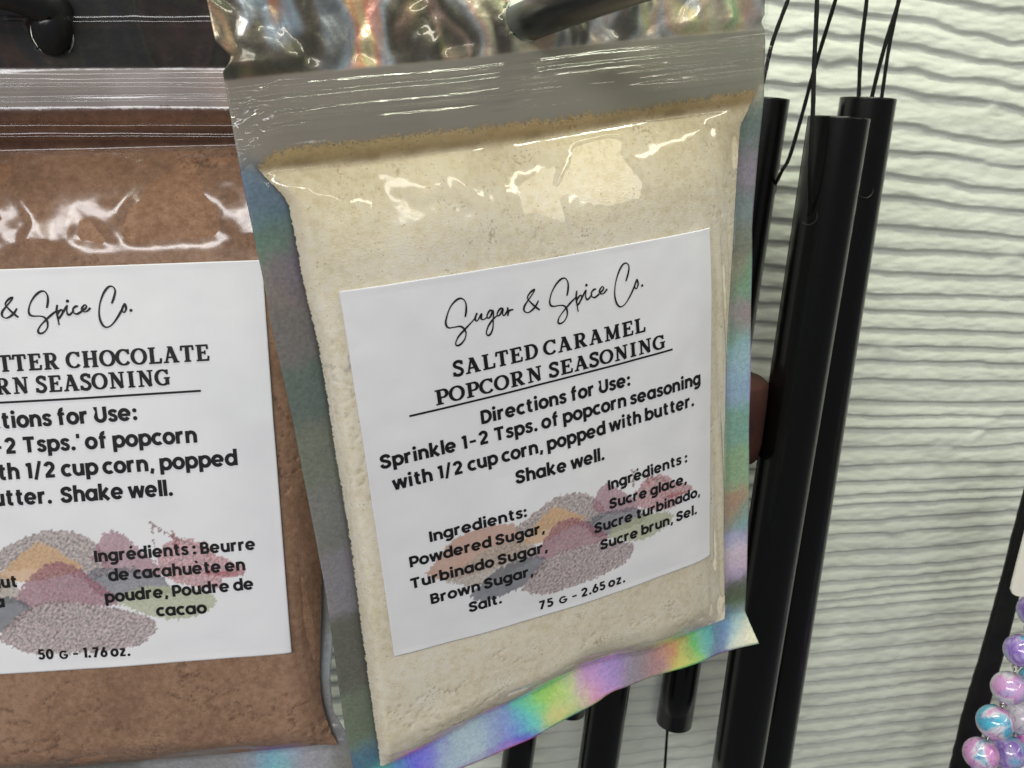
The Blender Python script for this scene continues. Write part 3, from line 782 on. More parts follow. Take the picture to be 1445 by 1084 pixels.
def build_label(pose, root, hf, corners, sim, ink, name, nn=(300, 300), lab=None):
    """paper label: a thin sheet lying on the film, with its faint spice picture in the sheet's colour"""
    TL, TR, BR, BL = [np.array(c) for c in corners]
    S, T = np.meshgrid(np.linspace(0, 1, nn[0]), np.linspace(0, 1, nn[1]))
    UV = (TL[None, None] * ((1 - S) * (1 - T))[..., None] + TR * (S * (1 - T))[..., None] + BR * (S * T)[..., None] + BL * ((1 - S) * T)[..., None])
    U, V = UV[..., 0], UV[..., 1]
    # paper edges are not perfectly straight
    col = np.ones(U.shape + (3,)) * np.array([0.80, 0.80, 0.83])
    grow = lambda s_, a: a * fbm(U * s_, V * s_, 111, 3)
    Un = U + 0.0018 * fbm(U * 900, V * 900, 113, 3); Vn = V + 0.0018 * fbm(U * 900, V * 900, 117, 3)
    for (c, sp, poly) in SPICES:
        pts = [sim(p) for p in cr(3.284, 560, 640, poly)]
        if len(pts) > 2:
            cl = catmull(pts + [pts[0]], 5)[:-1]
        msk = inpoly(Un, Vn, cl).astype(float)
        g = vnoise(U * 1500, V * 1500, 120) ; g2 = vnoise(U * 3000, V * 3000, 123)
        cc = np.array(srgb(*c)); cc = cc * 0.8 + 0.2 * cc.mean()
        tone = (0.90 + sp * 1.9 * (g - 0.5) + sp * 1.3 * (g2 - 0.5) + 0.10 * fbm(U * 150, V * 150, 130, 2))[..., None]
        img = np.clip(cc * tone, 0, 1) + sp * 0.05 * (g[..., None] - 0.5) * np.array([0.3, -0.2, 0.1])
        a = (0.80 + 0.12 * fbm(U * 300, V * 300, 133, 2)[..., None]) * msk[..., None]
        col = col * (1 - a) + img * a
    # scattered crumbs round the heap
    bx = [sim(p) for p in cr(3.284, 560, 640, [(100, 700), (1380, 60)])]
    cen = (np.array(bx[0]) + np.array(bx[1])) / 2
    for k in range(0):
        pass
    z = hf(U, V) + 0.00028
    cu = 1 - sstep(np.minimum(np.minimum(S, 1 - S), np.minimum(T, 1 - T)), 0.0, 0.02)
    z = z + 0.00015 * cu * (0.5 + fbm(U * 60, V * 60, 140, 2))
    top = np.stack([U, V, z], -1).reshape(-1, 3)
    n0 = len(top)
    verts = np.concatenate([top]); faces = grid_faces(nn[0], nn[1])
    # grid runs downwards, so flip to face the viewer
    faces = [f[::-1] for f in faces]
    o = mesh_obj("label", verts, faces, M_PAPER, root, colors=col.reshape(-1, 3))
    sol = o.modifiers.new("paper", 'SOLIDIFY'); sol.thickness = 0.00012; sol.offset = -1
    if lab: o["label"] = lab
    ink.build(o, hf)
    return o

# ------------------------------------------------------------------ the front pouch (caramel)
def tri(x, c, w):
    return np.clip(1 - np.abs(x - c) / w, 0, 1)
def kink_front(u, v):
    c = FRONT.hit((849, 955), -0.008); c2 = FRONT.hit((1025, 895), -0.008)
    e = 1 - sstep(v - (-0.105 + 0.03 * 0), 0.0, 0.05)
    d = np.hypot((u - c[0]) / 0.016, (v - c[1]) / 0.016)
    d2 = np.hypot((u - c2[0]) / 0.012, (v - c2[1]) / 0.014)
    return 0.0024 * np.exp(-d * d) - 0.0022 * np.exp(-d2 * d2)

FD = dict(
    name="seasoning_pouch", label="upright foil-edged clear pouch of pale caramel powder with a square white label",
    rim=-0.0058, seed=3, res=(250, 420), pres=(260, 330),
    Lo=[(283, -45), (292, 0), (306, 72), (312, 92), (317, 115), (340, 247), (375, 413), (381, 453), (415, 600), (460, 837), (487, 1029), (502, 1100), (520, 1180)],
    Li=[(330, -45), (335, 100), (338, 205), (346, 240), (388, 256), (399, 272), (406, 303), (423, 399), (443, 479), (459, 572), (462, 600), (487, 747), (509, 912), (534, 1084), (545, 1160)],
    Ri=[(1070, -45), (1073, 40), (1073, 128), (1069, 146), (1046, 156), (1040, 229), (1034, 321), (1027, 432), (1023, 500), (1021, 622), (1020, 760), (1021, 800), (1023, 871), (1024, 930)],
    Ro=[(1073, -45), (1075, 0), (1077, 40), (1079, 59), (1077, 138), (1070, 207), (1061, 321), (1060, 500), (1056, 703), (1054, 865), (1066, 904), (1074, 950)],
    Bo=[(380, 1180), (503, 1128), (560, 1105), (620, 1088), (680, 1063), (746, 1033), (823, 983), (849, 963), (866, 958), (952, 938), (1025, 918), (1066, 904), (1100, 890)],
    Bi=[(400, 1130), (538, 1080), (600, 1048), (680, 1003), (763, 966), (813, 935), (853, 921), (912, 913), (979, 887), (1022, 873), (1060, 862)],
    Hd=[(250, 124), (317, 115), (380, 108), (560, 92), (640, 85), (842, 62), (1074, 42), (1110, 38)],
    Pt=[(280, 262), (335, 240), (372, 205), (404, 192), (500, 184), (640, 168), (740, 158), (830, 148), (908, 138), (1000, 124), (1050, 117), (1110, 108)],
    Fo=[(280, 258), (340, 249), (390, 240), (529, 227), (640, 212), (738, 200), (900, 172), (1046, 152), (1100, 144)],
    Top=[(280, -30), (700, -60), (1090, -85)],
    hole=(744, 25), hole_r=0.0052,
    dome=(0.0036, -0.004, 0.055, 0.0032, 0.0012),
    wL=0.0035, wR=0.017, wB=0.012, wT=0.020, wr=(0.016, 0.026), lbox=[(478, 411), (1001, 321), (1001, 783), (556, 926)],
    ribs=[("H", -0.0025, .00045, .0005), ("H", -0.0045, .0008, .0005), ("H", -0.0075, .0007, .0005), ("P", 0.0105, .0005, .0005), ("P", 0.0075, .0014, .0009), ("P", 0.0045, .0006, .0004), ("P", 0.0022, .0004, .0005)],
    kink=kink_front, film=M_FILM, notch=[((312, 80), 0.0030), ((1079, 30), 0.0016)], crumple=0.0036, hdtilt=0.0, film_over_header=True,
    ptdrop=lambda u: 0 * u,
    tints=[((350, 265), (82, 108, 150)), ((362, 300), (86, 112, 150)), ((372, 340), (90, 140, 112)), ((388, 400), (140, 128, 108)), ((415, 380), (130, 108, 130)), ((400, 470), (125, 120, 110)),
           ((420, 560), (100, 122, 110)), ((435, 640), (122, 130, 104)), ((455, 740), (128, 128, 118)), ((475, 820), (138, 132, 140)), ((490, 920), (110, 108, 90)), ((510, 1030), (120, 132, 98)), ((520, 1070), (90, 140, 150)),
           ((1055, 180), (105, 135, 118)), ((1055, 235), (140, 132, 150)), ((1050, 300), (120, 145, 140)), ((1045, 340), (130, 136, 105)), ((1035, 390), (168, 130, 110)), ((1050, 400), (105, 190, 115)), ((1045, 445), (170, 130, 150)), ((1030, 470), (110, 180, 120)),
           ((1045, 500), (120, 205, 205)), ((1040, 545), (110, 200, 215)), ((1040, 600), (110, 185, 130)), ((1040, 660), (155, 185, 115)), ((1030, 720), (200, 105, 100)), ((1048, 735), (110, 190, 150)), ((1040, 765), (150, 190, 235)), ((1040, 785), (250, 190, 215)), ((1038, 798), (150, 165, 225)),
           ((1040, 835), (110, 108, 85)), ((1040, 862), (130, 130, 100)),
           ((1050, 890), (255, 245, 215)), ((1032, 884), (120, 220, 235)), ((1015, 895), (120, 125, 165)), ((1000, 895), (120, 220, 170)), ((975, 905), (145, 215, 120)), ((950, 915), (225, 130, 115)), ((965, 930), (235, 220, 130)), ((920, 930), (185, 150, 165)),
           ((885, 940), (160, 155, 165)), ((855, 940), (165, 150, 215)), ((835, 950), (200, 165, 225)), ((825, 965), (240, 160, 190)), ((800, 975), (190, 235, 150)), ((780, 1000), (240, 210, 150)), ((765, 985), (180, 235, 110)), ((748, 1000), (110, 240, 150)), ((738, 1012), (100, 210, 235)), ((722, 1022), (140, 140, 245)),
           ((700, 1025), (165, 190, 215)), ((660, 1045), (185, 210, 220)), ((630, 1060), (180, 205, 215)), ((600, 1062), (130, 130, 240)), ((570, 1076), (110, 110, 235)), ((548, 1086), (100, 200, 150)),
           ((400, 215), (176, 168, 138)), ((360, 190), (176, 168, 138)), ((640, 140), (182, 174, 144)), ((900, 110), (184, 176, 142)), ((500, 150), (178, 170, 140)), ((1050, 90), (178, 172, 145)), ((340, 150), (172, 164, 136)), ((450, 120), (178, 170, 140)), ((550, 170), (178, 170, 140)), ((780, 130), (182, 174, 144)), ((980, 80), (182, 174, 144)), ((1050, 120), (178, 170, 140)), ((760, 500), (150, 148, 130)), ((700, 800), (150, 148, 130))],
    header_pal=[(98, 92, 76), (120, 112, 92), (235, 232, 160), (245, 180, 110), (170, 190, 215), (120, 116, 100), (92, 94, 76), (175, 145, 105), (105, 102, 86), (225, 200, 150)],
    tint_gain=1.15, bottom_gain=0.45, tilt=0.22, quiet=0.5, side_gain=0.55,
    powder="caramel_powder", powder_mat=M_CARAMEL, powder_label="pale beige caramel sugar powder packed inside the front pouch",
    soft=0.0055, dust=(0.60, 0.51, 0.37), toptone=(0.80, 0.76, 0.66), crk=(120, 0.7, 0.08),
)
root_f, hf = pouch(FRONT, FD)
corners_f = [FRONT.surf(p, hf) for p in ((478, 411), (1001, 321), (1001, 783), (556, 926))]
fx = lambda p: tuple(FRONT.surf(p, hf))
mm_f = 0.225 / F_PX                               # metres per photograph pixel on the label

ink = Ink()
def logo(ink, sim, sc=1.0):
    for (scale, ox, oy, pts) in LOGO:
        c = catmull(cr(scale, ox, oy, pts), 5)
        P = [sim(p) for p in c]
        n = len(P); w = np.array([1.0 + 0.25 * math.sin(k * 0.35) for k in range(n)]) * 0.00040 * sc
        ink.k += 1; ink.stroke(P, w, (ink.k % 40) * 2e-7)
    for (scale, ox, oy, p, r) in LOGO_DOTS:
        c = np.array(sim(cr(scale, ox, oy, [p])[0])); r = r * 0.001 * sc
        ink.k += 1; ink.stroke([c + r * 0.5 * np.array([math.cos(a), math.sin(a)]) for a in np.linspace(0, 2 * math.pi, 13)], [r] * 13, 3e-6)
logo(ink, fx)
ink.line("SALTED CARAMEL", fx((639, 531.5)), fx((910.5, 467)), 0.0038, 'serif')
ink.line("POPCORN SEASONING", fx((613, 572)), fx((939.5, 490)), 0.0038, 'serif')
ink.stroke([fx((577, 586.6)), fx((948, 492.4))], [0.00052, 0.00052], 1e-6)
for (txt, a, b, cap) in [
    ("Directions for Use:", (678, 598.3), (889.5, 543), .00355), ("Sprinkle 1-2 Tsps. of popcorn seasoning", (536.5, 661.5), (988, 540.5), .00355),
    ("with 1/2 cup corn, popped with butter.", (554, 691.5), (979, 571.5), .00355), ("Shake well.", (727, 682.5), (853, 647.5), .00355),
    ("Ingredients:", (605.5, 764.5), (744, 727.7), .00305), ("Powdered Sugar,", (577.5, 800.3), (769, 750.2), .00305), ("Turbinado Sugar,", (578, 831), (773, 776.6), .00305),
    ("Brown Sugar,", (607, 852), (753, 810.5), .00305), ("Salt.", (661, 863.3), (708.5, 849.5), .00305),
    ("75  G - 2.65 oz.", (758.5, 860.3), (882, 820), .0028),
    ("Ingrédients :", (857, 691.8), (969.5, 651), .00305), ("Sucre glace,", (858.5, 718), (969, 680.5), .00305), ("Sucre turbinado,", (837.5, 752.3), (987.5, 698), .00305), ("Sucre brun, Sel.", (846, 775.8), (983, 723.7), .00305)]:
    ink.line(txt, fx(a), fx(b), cap, bold=1.0)
build_label(FRONT, root_f, hf, corners_f, fx, ink, "label", lab="square white paper label for salted caramel popcorn seasoning")

# ------------------------------------------------------------------ the left pouch (chocolate)
LD = dict(
    name="seasoning_pouch", label="pouch of brown chocolate powder cut off by the left edge, behind the caramel pouch",
    rim=-0.0058, seed=13, res=(250, 420), pres=(260, 330),
    Lo=[(-285, -60), (-285, 500), (-275, 900), (-290, 1060), (-300, 1200)],
    Li=[(-250, -60), (-250, 500), (-245, 900), (-245, 1060), (-245, 1200)],
    Ri=[(395, -60), (405, 100), (420, 300), (438, 500), (452, 700), (460, 800), (459, 880), (456, 955), (462, 1000), (476, 1036), (486, 1055), (495, 1120)],
    Ro=[(412, -60), (420, 100), (436, 300), (450, 500), (462, 700), (472, 850), (470, 908), (466, 957), (470, 1002), (486, 1029), (500, 1051), (509, 1084), (516, 1150), (520, 1200)],
    Bo=[(-330, 1190), (0, 1160), (250, 1150), (440, 1140), (512, 1130), (560, 1120)],
    Bi=[(-330, 1112), (0, 1090), (200, 1072), (380, 1056), (460, 1049), (520, 1060)],
    Hd=[(-330, 106), (0, 97), (320, 96), (440, 92)],
    Pt=[(-330, 158), (0, 151), (200, 150), (320, 151), (440, 148)],
    Fo=[(-330, 222), (0, 215), (150, 212), (330, 207), (440, 203)],
    Top=[(-330, -50), (440, -60)],
    hole=(80, 52), hole_r=0.0050,
    dome=(0.0, 0.0, 0.070, 0.0030, 0.0010),
    wL=0.010, wR=0.010, wB=0.010, wT=0.020, wr=(0.022, 0.032), lbox=[(370, 367), (412, 920), (-260, 378)],
    ribs=[("H", -0.0030, .0006, .0005), ("H", -0.0050, .0008, .0006), ("P", 0.0040, .0008, .0005), ("P", 0.0010, .0008, .0005), ("P", -0.0050, .0005, .0005), ("P", -0.0078, .0007, .0005), ("H", 0.0095, .0010, .0009)],
    kink=lambda u, v: 0 * u, film=M_FILM2, notch=[], crumple=0.0006, hdtilt=0.36, film_over_header=True,
    ptdrop=lambda u: 0 * u,
    tints=[((0, 120), (92, 80, 70)), ((200, 120), (95, 84, 76)), ((320, 115), (98, 82, 64)), ((100, 110), (92, 78, 66)), ((-60, 115), (92, 78, 66)), ((100, 140), (85, 74, 66)), ((260, 138), (85, 74, 66)), ((150, 1075), (120, 118, 115)), ((0, 1090), (120, 118, 115)), ((330, 1070), (150, 150, 150)), ((380, 1068), (110, 175, 235)), ((395, 1075), (110, 235, 190)), ((408, 1070), (190, 160, 220)), ((440, 1070), (170, 170, 172)), ((345, 1070), (165, 165, 168)), ((365, 1068), (165, 165, 170)), ((425, 1070), (170, 170, 172)), ((250, 1075), (150, 150, 152)),
           ((460, 800), (140, 138, 130)), ((480, 1040), (150, 148, 150)), ((500, 1080), (140, 138, 130)), ((430, 400), (130, 120, 110))],
    header_pal=[(52, 46, 40), (62, 50, 42), (48, 60, 46), (52, 48, 66), (62, 74, 50), (58, 48, 42), (92, 60, 46), (50, 50, 64), (56, 52, 44)],
    tint_gain=1.15, bottom_gain=0.15, tilt=0.08, quiet=0.5, side_gain=0.55,
    powder="chocolate_powder", powder_mat=M_COCOA, powder_label="brown chocolate powder packed inside the left pouch",
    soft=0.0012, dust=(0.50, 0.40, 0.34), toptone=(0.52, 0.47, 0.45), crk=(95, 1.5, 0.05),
)
root_l, hl = pouch(LEFT, LD)
lx = lambda p: tuple(LEFT.surf(p, hl))
trl = np.array(lx((370, 367))); brl = np.array(lx((412, 920)))
# the same square label: its left side lies outside the photograph
dn = brl - trl; L = np.hypot(*dn); side = np.array([dn[1], -dn[0]]) / L * 1.0
tll = trl + side * L; bll = brl + side * L
def similar(a0, a1, b0, b1):
    a0, a1, b0, b1 = [complex(*q) for q in (a0, a1, b0, b1)]
    k = (b1 - b0) / (a1 - a0)
    def f(p):
        z = b0 + k * (complex(*fx(p)) - a0)
        return (z.real, z.imag)
    return f
sim_logo = similar(fx((749, 424.6)), fx((905, 402.4)), lx((14.5, 434.5)), lx((185.4, 437.8)))
sim_spice = similar(fx((782, 716)), fx((945, 725)), lx((58, 766.5)), lx((299, 842)))
inkl = Ink()
logo(inkl, sim_logo, 1.12)
def ll(text, a, b, cap, face='sans', prefix=''):
    inkl.line(text, lx(a), lx(b), cap, face, prefix)
ll("TTER CHOCOLATE", (-1, 524.8), (297.5, 508.5), .0041, 'serif', "PEANUT BU")
ll("RN SEASONING", (-6, 557), (243.5, 543.1), .0041, 'serif', "POPCO")
inkl.stroke([lx((-130, 575)), lx((0, 568)), lx((284, 551.2))], [0.00055] * 3, 1e-6)
ll("tions for Use:", (3, 604.6), (196, 592.1), .0040, prefix="Direc")
ll("2 Tsps.' of popcorn", (7, 640), (280, 624), .0040, prefix="Sprinkle 1-")
ll("th 1/2 cup corn, popped", (-2, 677.3), (337, 655.8), .0040, prefix="seasoning wi")
ll("utter.  Shake well.", (-8, 714), (246, 698.7), .0040, prefix="with b")
ll("ut", (3, 829.3), (27, 827.6), .0031, prefix="Powdered Pean")
ll("a", (-7, 857), (9, 856), .0031, prefix="Butter, Coco")
ll("Ingrédients : Beurre", (134, 793), (362, 774.7), .0031)
ll("de cacahuète en", (154, 819.6), (347.5, 803.7), .0031)
ll("poudre, Poudre de", (149, 850), (359.5, 830.5), .0031)
ll("cacao", (221.5, 869), (293, 864.5), .0031)
ll("50  G - 1.76 oz.", (54.5, 930), (185.5, 924.5), .0028)
build_label(LEFT, root_l, hl, [tll, trl, brl, bll], sim_spice, inkl, "label", lab="white paper label for chocolate popcorn seasoning, partly out of frame")

# ------------------------------------------------------------------ display pegs
def rim_y(pose, p, w):
    u, v = pose.hit(p, w); return (pose.matrix() @ Vector((u, v, w)))[1]
yl = rim_y(LEFT, (80, 52), -0.0058); yf = rim_y(FRONT, (746, 27), -0.0058)
def peg(points, radii, label):
    P = catmull(points, 6); R = [float(np.interp(k / (len(P) - 1), np.linspace(0, 1, len(radii)), radii)) for k in range(len(P))]
    v, f = tube_mesh(P, R, 20)
    c = np.array(P[0])
    o = mesh_obj("display_peg", [np.array(q) - c for q in v], f, M_PEG); o.location = c
    props(o, label, "peg", "black pegs the pouches hang from")
hw = at((749, 24), yf)
e1 = at((1010, -62), yf - 0.057)
peg([(hw[0] - 0.012, 0.0, hw[2] - 0.004), (hw[0] - 0.006, -0.08, hw[2] - 0.002), (hw[0], yf, hw[2] - 0.0006), hw + (e1 - hw) * 0.5, e1], [0.0045, 0.0045, 0.0045, 0.0041, 0.0038], "black peg through the hang hole of the caramel pouch")
hw = at((79, 53), yl)
peg([(hw[0], 0.0, hw[2]), (hw[0], -0.08, hw[2]), (hw[0], yl - 0.001, hw[2] - 0.0002), at((70, 14), yl - 0.006), at((10, -14), yl - 0.011), at((-140, -40), yl - 0.020)], [0.0046, 0.0046, 0.0046, 0.0046, 0.0045, 0.0045], "black peg bent through the hang hole of the chocolate pouch")

# ------------------------------------------------------------------ wind chime
chime = bpy.data.objects.new("wind_chime", None); link(chime)
c0 = at((1120, 1084), -0.06); chime.location = c0; chime.empty_display_size = 0.03
props(chime, "black metal wind chime with long tubes hanging on cords behind the pouches", "wind chime")
def cpart(name, v, f, mat, smooth=True, label=None):
    o = mesh_obj(name, np.array(v) - c0, f, mat, chime, smooth)
    if label: o["label"] = label
    return o
holes = []
def chime_tube(p_top, p_bot, y, wtop, hole_px=None):
    """hollow tube with a lip at both ends and a round cord hole near the top"""
    A = at(p_top, y); B = at(p_bot, y)
    d = np.linalg.norm(A - CAM) * np.dot(nrm(A - CAM), RC @ np.array([0, 0, -1]))
    r = wtop / 2 / F_PX * d
    ax = nrm(B - A); L = np.linalg.norm(B - A)
    e1 = nrm(np.cross(ax, [0, 1.0, 0])); e2 = np.cross(ax, e1)   # e1 sideways
    seg = 72; zs = np.concatenate([np.linspace(0, 0.03, 50), np.linspace(0.03, L, 14)[1:]])
    th = np.linspace(0, 2 * math.pi, seg + 1)[:-1]
    TH, ZZ = np.meshgrid(th, zs); TH = TH.copy(); ZZ = ZZ.copy()
    keep = np.ones((len(zs) - 1, seg), bool)
    if hole_px is not None:
        dr = RC @ ray(hole_px); dp = dr - ax * dr.dot(ax); cp = (CAM - A) - ax * (CAM - A).dot(ax)
        qa, qb, qc = dp.dot(dp), 2 * dp.dot(cp), cp.dot(cp) - r * r
        th_ = (-qb - math.sqrt(max(0.0, qb * qb - 4 * qa * qc))) / (2 * qa)
        Hh = CAM + dr * th_
        zc = float(np.dot(Hh - A, ax)); tc = math.atan2(float(np.dot(Hh - A, e2)), float(np.dot(Hh - A, e1))) % (2 * math.pi)
        holes.append(Hh)
        hr = 0.0030
        dth = (TH - tc + math.pi) % (2 * math.pi) - math.pi
        rr = np.hypot(dth * r, ZZ - zc) + 1e-9
        ring = np.abs(rr - hr) < 0.0006
        TH = np.where(ring, tc + dth / rr * hr, TH); ZZ = np.where(ring, zc + (ZZ - zc) / rr * hr, ZZ)
        T2 = np.concatenate([TH, TH[:, :1] + 2 * math.pi], 1); Z2 = np.concatenate([ZZ, ZZ[:, :1]], 1)
        ct = (T2[:-1, :-1] + T2[1:, :-1] + T2[:-1, 1:] + T2[1:, 1:]) / 4; cz = (Z2[:-1, :-1] + Z2[1:, :-1] + Z2[:-1, 1:] + Z2[1:, 1:]) / 4
        dct = (ct - tc + math.pi) % (2 * math.pi) - math.pi
        keep = np.hypot(dct * r, cz - zc) > hr * 0.97
    pos = lambda rad, t_, z_: A + ax * z_[..., None] + rad * (e1 * np.cos(t_)[..., None] + e2 * np.sin(t_)[..., None])
    vo = pos(r, TH, ZZ).reshape(-1, 3); n = len(zs)
    vi = pos(r * 0.86, TH[[0, -1]], np.stack([np.full(seg, 0.0), np.full(seg, L)])).reshape(-1, 3)
    verts = np.concatenate([vo, vi]); faces = []
    for j in range(n - 1):
        for k in range(seg):
            if keep[j, k]:
                k2 = (k + 1) % seg
                faces.append([j * seg + k, j * seg + k2, (j + 1) * seg + k2, (j + 1) * seg + k])
    b = n * seg
    for k in range(seg):
        k2 = (k + 1) % seg
        faces.append([b + k2, b + k, b + seg + k, b + seg + k2])            # inner wall
        faces.append([k2, k, b + k, b + k2])                               # top lip
        faces.append([(n - 1) * seg + k, (n - 1) * seg + k2, b + seg + k2, b + seg + k])
    cpart("chime_tube", verts, faces, M_TUBE)
    if hole_px is not None:
        rim = []
        for a in np.linspace(0.15 * math.pi, 1.2 * math.pi, 24):
            tt = tc + hr * math.cos(a) / r; rim.append(A + ax * (zc + hr * math.sin(a)) + (r + 0.00002) * (e1 * math.cos(tt) + e2 * math.sin(tt)))
        v, f = tube_mesh(rim, [0.00022 * math.sin(math.pi * (k + 0.5) / 24) for k in range(24)], 6, cap=False)
        cpart("hole_rim", v, f, M_RIM)
chime_tube((1184, 166), (1035, 1115), -0.075, 84, (1141, 305))
chime_tube((1225, 139), (1078, 1115), -0.045, 76, (1222, 268))
chime_tube((1084, 139), (951, 1019), -0.020, 60, (1094, 262))
chime_tube((958, 300), (838, 1120), -0.045, 66)
chime_tube((900, 350), (803, 1003), -0.018, 52)
chime_tube((836, 300), (724, 1120), -0.030, 52)
def cord(pts, y, r=0.00075, label=None, end=None):
    ys = y if hasattr(y, '__len__') else [y] * len(pts)
    K = [at(p, q) for p, q in zip(pts, ys)]
    if end is not None: K += [end + np.array([0, -0.0003, 0.0012]), end + np.array([0, 0.004, -0.0008])]
    P = catmull(K, 8)
    # twisted cord: slight alternating thickness
    R = [r * (1 + 0.06 * math.sin(k * 2.1)) for k in range(len(P))]
    v, f = tube_mesh(P, R, 8)
    cpart("cord", v, f, M_CORD)
cord([(1153, -60), (1153, 0), (1149, 90), (1147, 160), (1143, 240)], [-.078, -.079, -.083, -.0865, -.0870], end=holes[0])
cord([(1195, -60), (1179, 0), (1150, 95), (1131, 165), (1114, 222), (1104, 240)], [-.05, -.048, -.04, -.035, -.032, -.031], end=holes[2])
cord([(1136, -60), (1112, 0), (1090, 60), (1078, 110), (1066, 150)], -0.06)
cord([(1226, -60), (1223, 0), (1215, 70), (1211, 150), (1208, 175)], -0.045)
cord([(1284, -60), (1269, 0), (1250, 60), (1232, 130), (1218, 200)], [-.05, -.05, -.049, -.047, -.045])
cord([(1276, -60), (1267, 5), (1254, 70), (1244, 138), (1236, 180)], -0.043, 0.0007)
cord([(944, 985), (941, 1040), (937, 1100)], -0.020, 0.0007)
def striker():
    T0 = at((1010, 530), -0.065); v = []; f = []; seg = 40
    prof = [(0.0, 0), (0.018, 0), (0.0192, -0.0012), (0.0195, -0.010), (0.0195, -0.024), (0.0188, -0.0292), (0.017, -0.0302), (0.0, -0.0302)]
    for (r, z) in prof:
        for k in range(seg):
            a = 2 * math.pi * k / seg; v.append(T0 + np.array([r * math.cos(a), r * math.sin(a), z]))
    for j in range(len(prof) - 1):
        for k in range(seg):
            k2 = (k + 1) % seg; f.append([j * seg + k, (j + 1) * seg + k, (j + 1) * seg + k2, j * seg + k2])
    cpart("striker", v, f, M_WOOD, label="round red-brown wooden striker between the tubes")
striker()

# ------------------------------------------------------------------ strap, tag and beads at the right
def strap():
    pts = [(1462, 640), (1440, 715), (1413, 820), (1384, 925), (1364, 990), (1342, 1078), (1330, 1130)]
    rgt = [(1494, 640), (1470, 715), (1443, 815), (1420, 905), (1407, 950), (1392, 1005), (1372, 1080), (1358, 1130)]
    y = -0.045
    n = 60; L = np.array([at(p, y) for p in catmull(pts, 9)]); Rr = np.array([at(p, y) for p in catmull(rgt, 9)])
    res = lambda P: np.stack([np.interp(np.linspace(0, 1, n), np.linspace(0, 1, len(P)), P[:, k]) for k in range(3)], 1)
    L = res(L); Rr = res(Rr)
    v = []; f = []
    for j in range(n):
        w = Rr[j] - L[j]; jg = 0.00045 * (vnoise(j * 1.9, 0.3) - 0.5) * 2
        a = L[j] + nrm(w) * jg; b = Rr[j]
        c = (a + b) / 2; h = (b - a) / 2
        for k in range(12):
            th = 2 * math.pi * k / 12
            v.append(c + h * math.copysign(abs(math.cos(th)) ** 0.6, math.cos(th)) + np.array([0, 0.0022, 0]) * math.copysign(abs(math.sin(th)) ** 0.6, math.sin(th)))
    for j in range(n - 1):
        for k in range(12):
            k2 = (k + 1) % 12; f.append([j * 12 + k, j * 12 + k2, (j + 1) * 12 + k2, (j + 1) * 12 + k])
    f.append(list(range(12))); f.append([(n - 1) * 12 + k for k in range(12)][::-1])
    c = L[-1]
    o = mesh_obj("hanging_strap", np.array(v) - c, f, M_STRAP); o.location = c
    props(o, "slanting black strap hanging on the wall beside the bead strands", "strap")
strap()

def tag():
    y = -0.088
    pts = [(1520, 640), (1478, 640), (1466, 680), (1447, 752)] + [(1429, 822)] + [(1427, 832), (1429, 838), (1434, 841), (1442, 842)] + [(1530, 842)]
    P = [at(p, y) for p in pts]; c = np.array(P[-1]); n = len(P)
    v = [p - c for p in P] + [p - c + np.array([0, 0.0008, 0]) for p in P]
    f = [list(range(n))] + [list(range(n, 2 * n))[::-1]] + [[k, (k + 1) % n, (k + 1) % n + n, k + n][::-1] for k in range(n)]
    o = mesh_obj("price_tag", v, f, M_TAG, smooth=False); o.location = c
    props(o, "cream card tag with a rounded corner at the right edge above the beads", "tag")
tag()

def mat_bead(name, cols, seed):
    b = N(name)
    mp = b.n("Mapping"); b.l(b.n("TexCoord").outputs["Object"], mp.inputs[0]); mp.inputs["Location"].default_value = (seed * 1.7, seed * 0.9, seed * 0.4)
    n1 = noise(b, 105, 2, 0.5, mp.outputs[0]); n2 = noise(b, 210, 3, 0.5, mp.outputs[0])
    n1.node.inputs["Distortion"].default_value = 0.5; n2.node.inputs["Distortion"].default_value = 1.0
    base = ramp(b, n1, [(0.36, cols[0]), (0.47, cols[1]), (0.56, cols[2]), (0.66, cols[3])])
    vein = ramp(b, n2, [(0.46, (0, 0, 0)), (0.50, (1, 1, 1)), (0.54, (0, 0, 0))])
    fm = b.n("Math", operation='MULTIPLY', i_1=0.55); b.l(vein, fm.inputs[0])
    mx = b.n("MixRGB", i_Color2=(*srgb(120, 80, 165), 1)); b.l(fm.outputs[0], mx.inputs[0]); b.l(base, mx.inputs[1])
    p = b.n("BsdfPrincipled", i_Roughness=0.12, i_Specular_IOR_Level=0.6); p.inputs["Coat Weight"].default_value = 0.6; p.inputs["Coat Roughness"].default_value = 0.05
    p.inputs["Subsurface Weight"].default_value = 0.0
    b.l(mx.outputs[0], p.inputs["Base Color"])
    return b.surf(p.outputs[0])
WHT = srgb(232, 226, 236); PNK = srgb(222, 160, 214); BLU = srgb(92, 190, 222); PUR = srgb(150, 118, 205); LAV = srgb(196, 180, 226)
BM = [mat_bead("marbled_bead_violet", [LAV, PUR, LAV, BLU], 1), mat_bead("marbled_bead_pink", [WHT, WHT, PNK, LAV], 2), mat_bead("marbled_bead_turquoise", [BLU, BLU, WHT, PNK], 3),
      mat_bead("marbled_bead_white", [WHT, WHT, WHT, LAV], 4), mat_bead("marbled_bead_rose_blue", [PNK, PNK, WHT, BLU], 5), mat_bead("marbled_bead_magenta", [PNK, srgb(190, 90, 190), PUR, LAV], 6)]
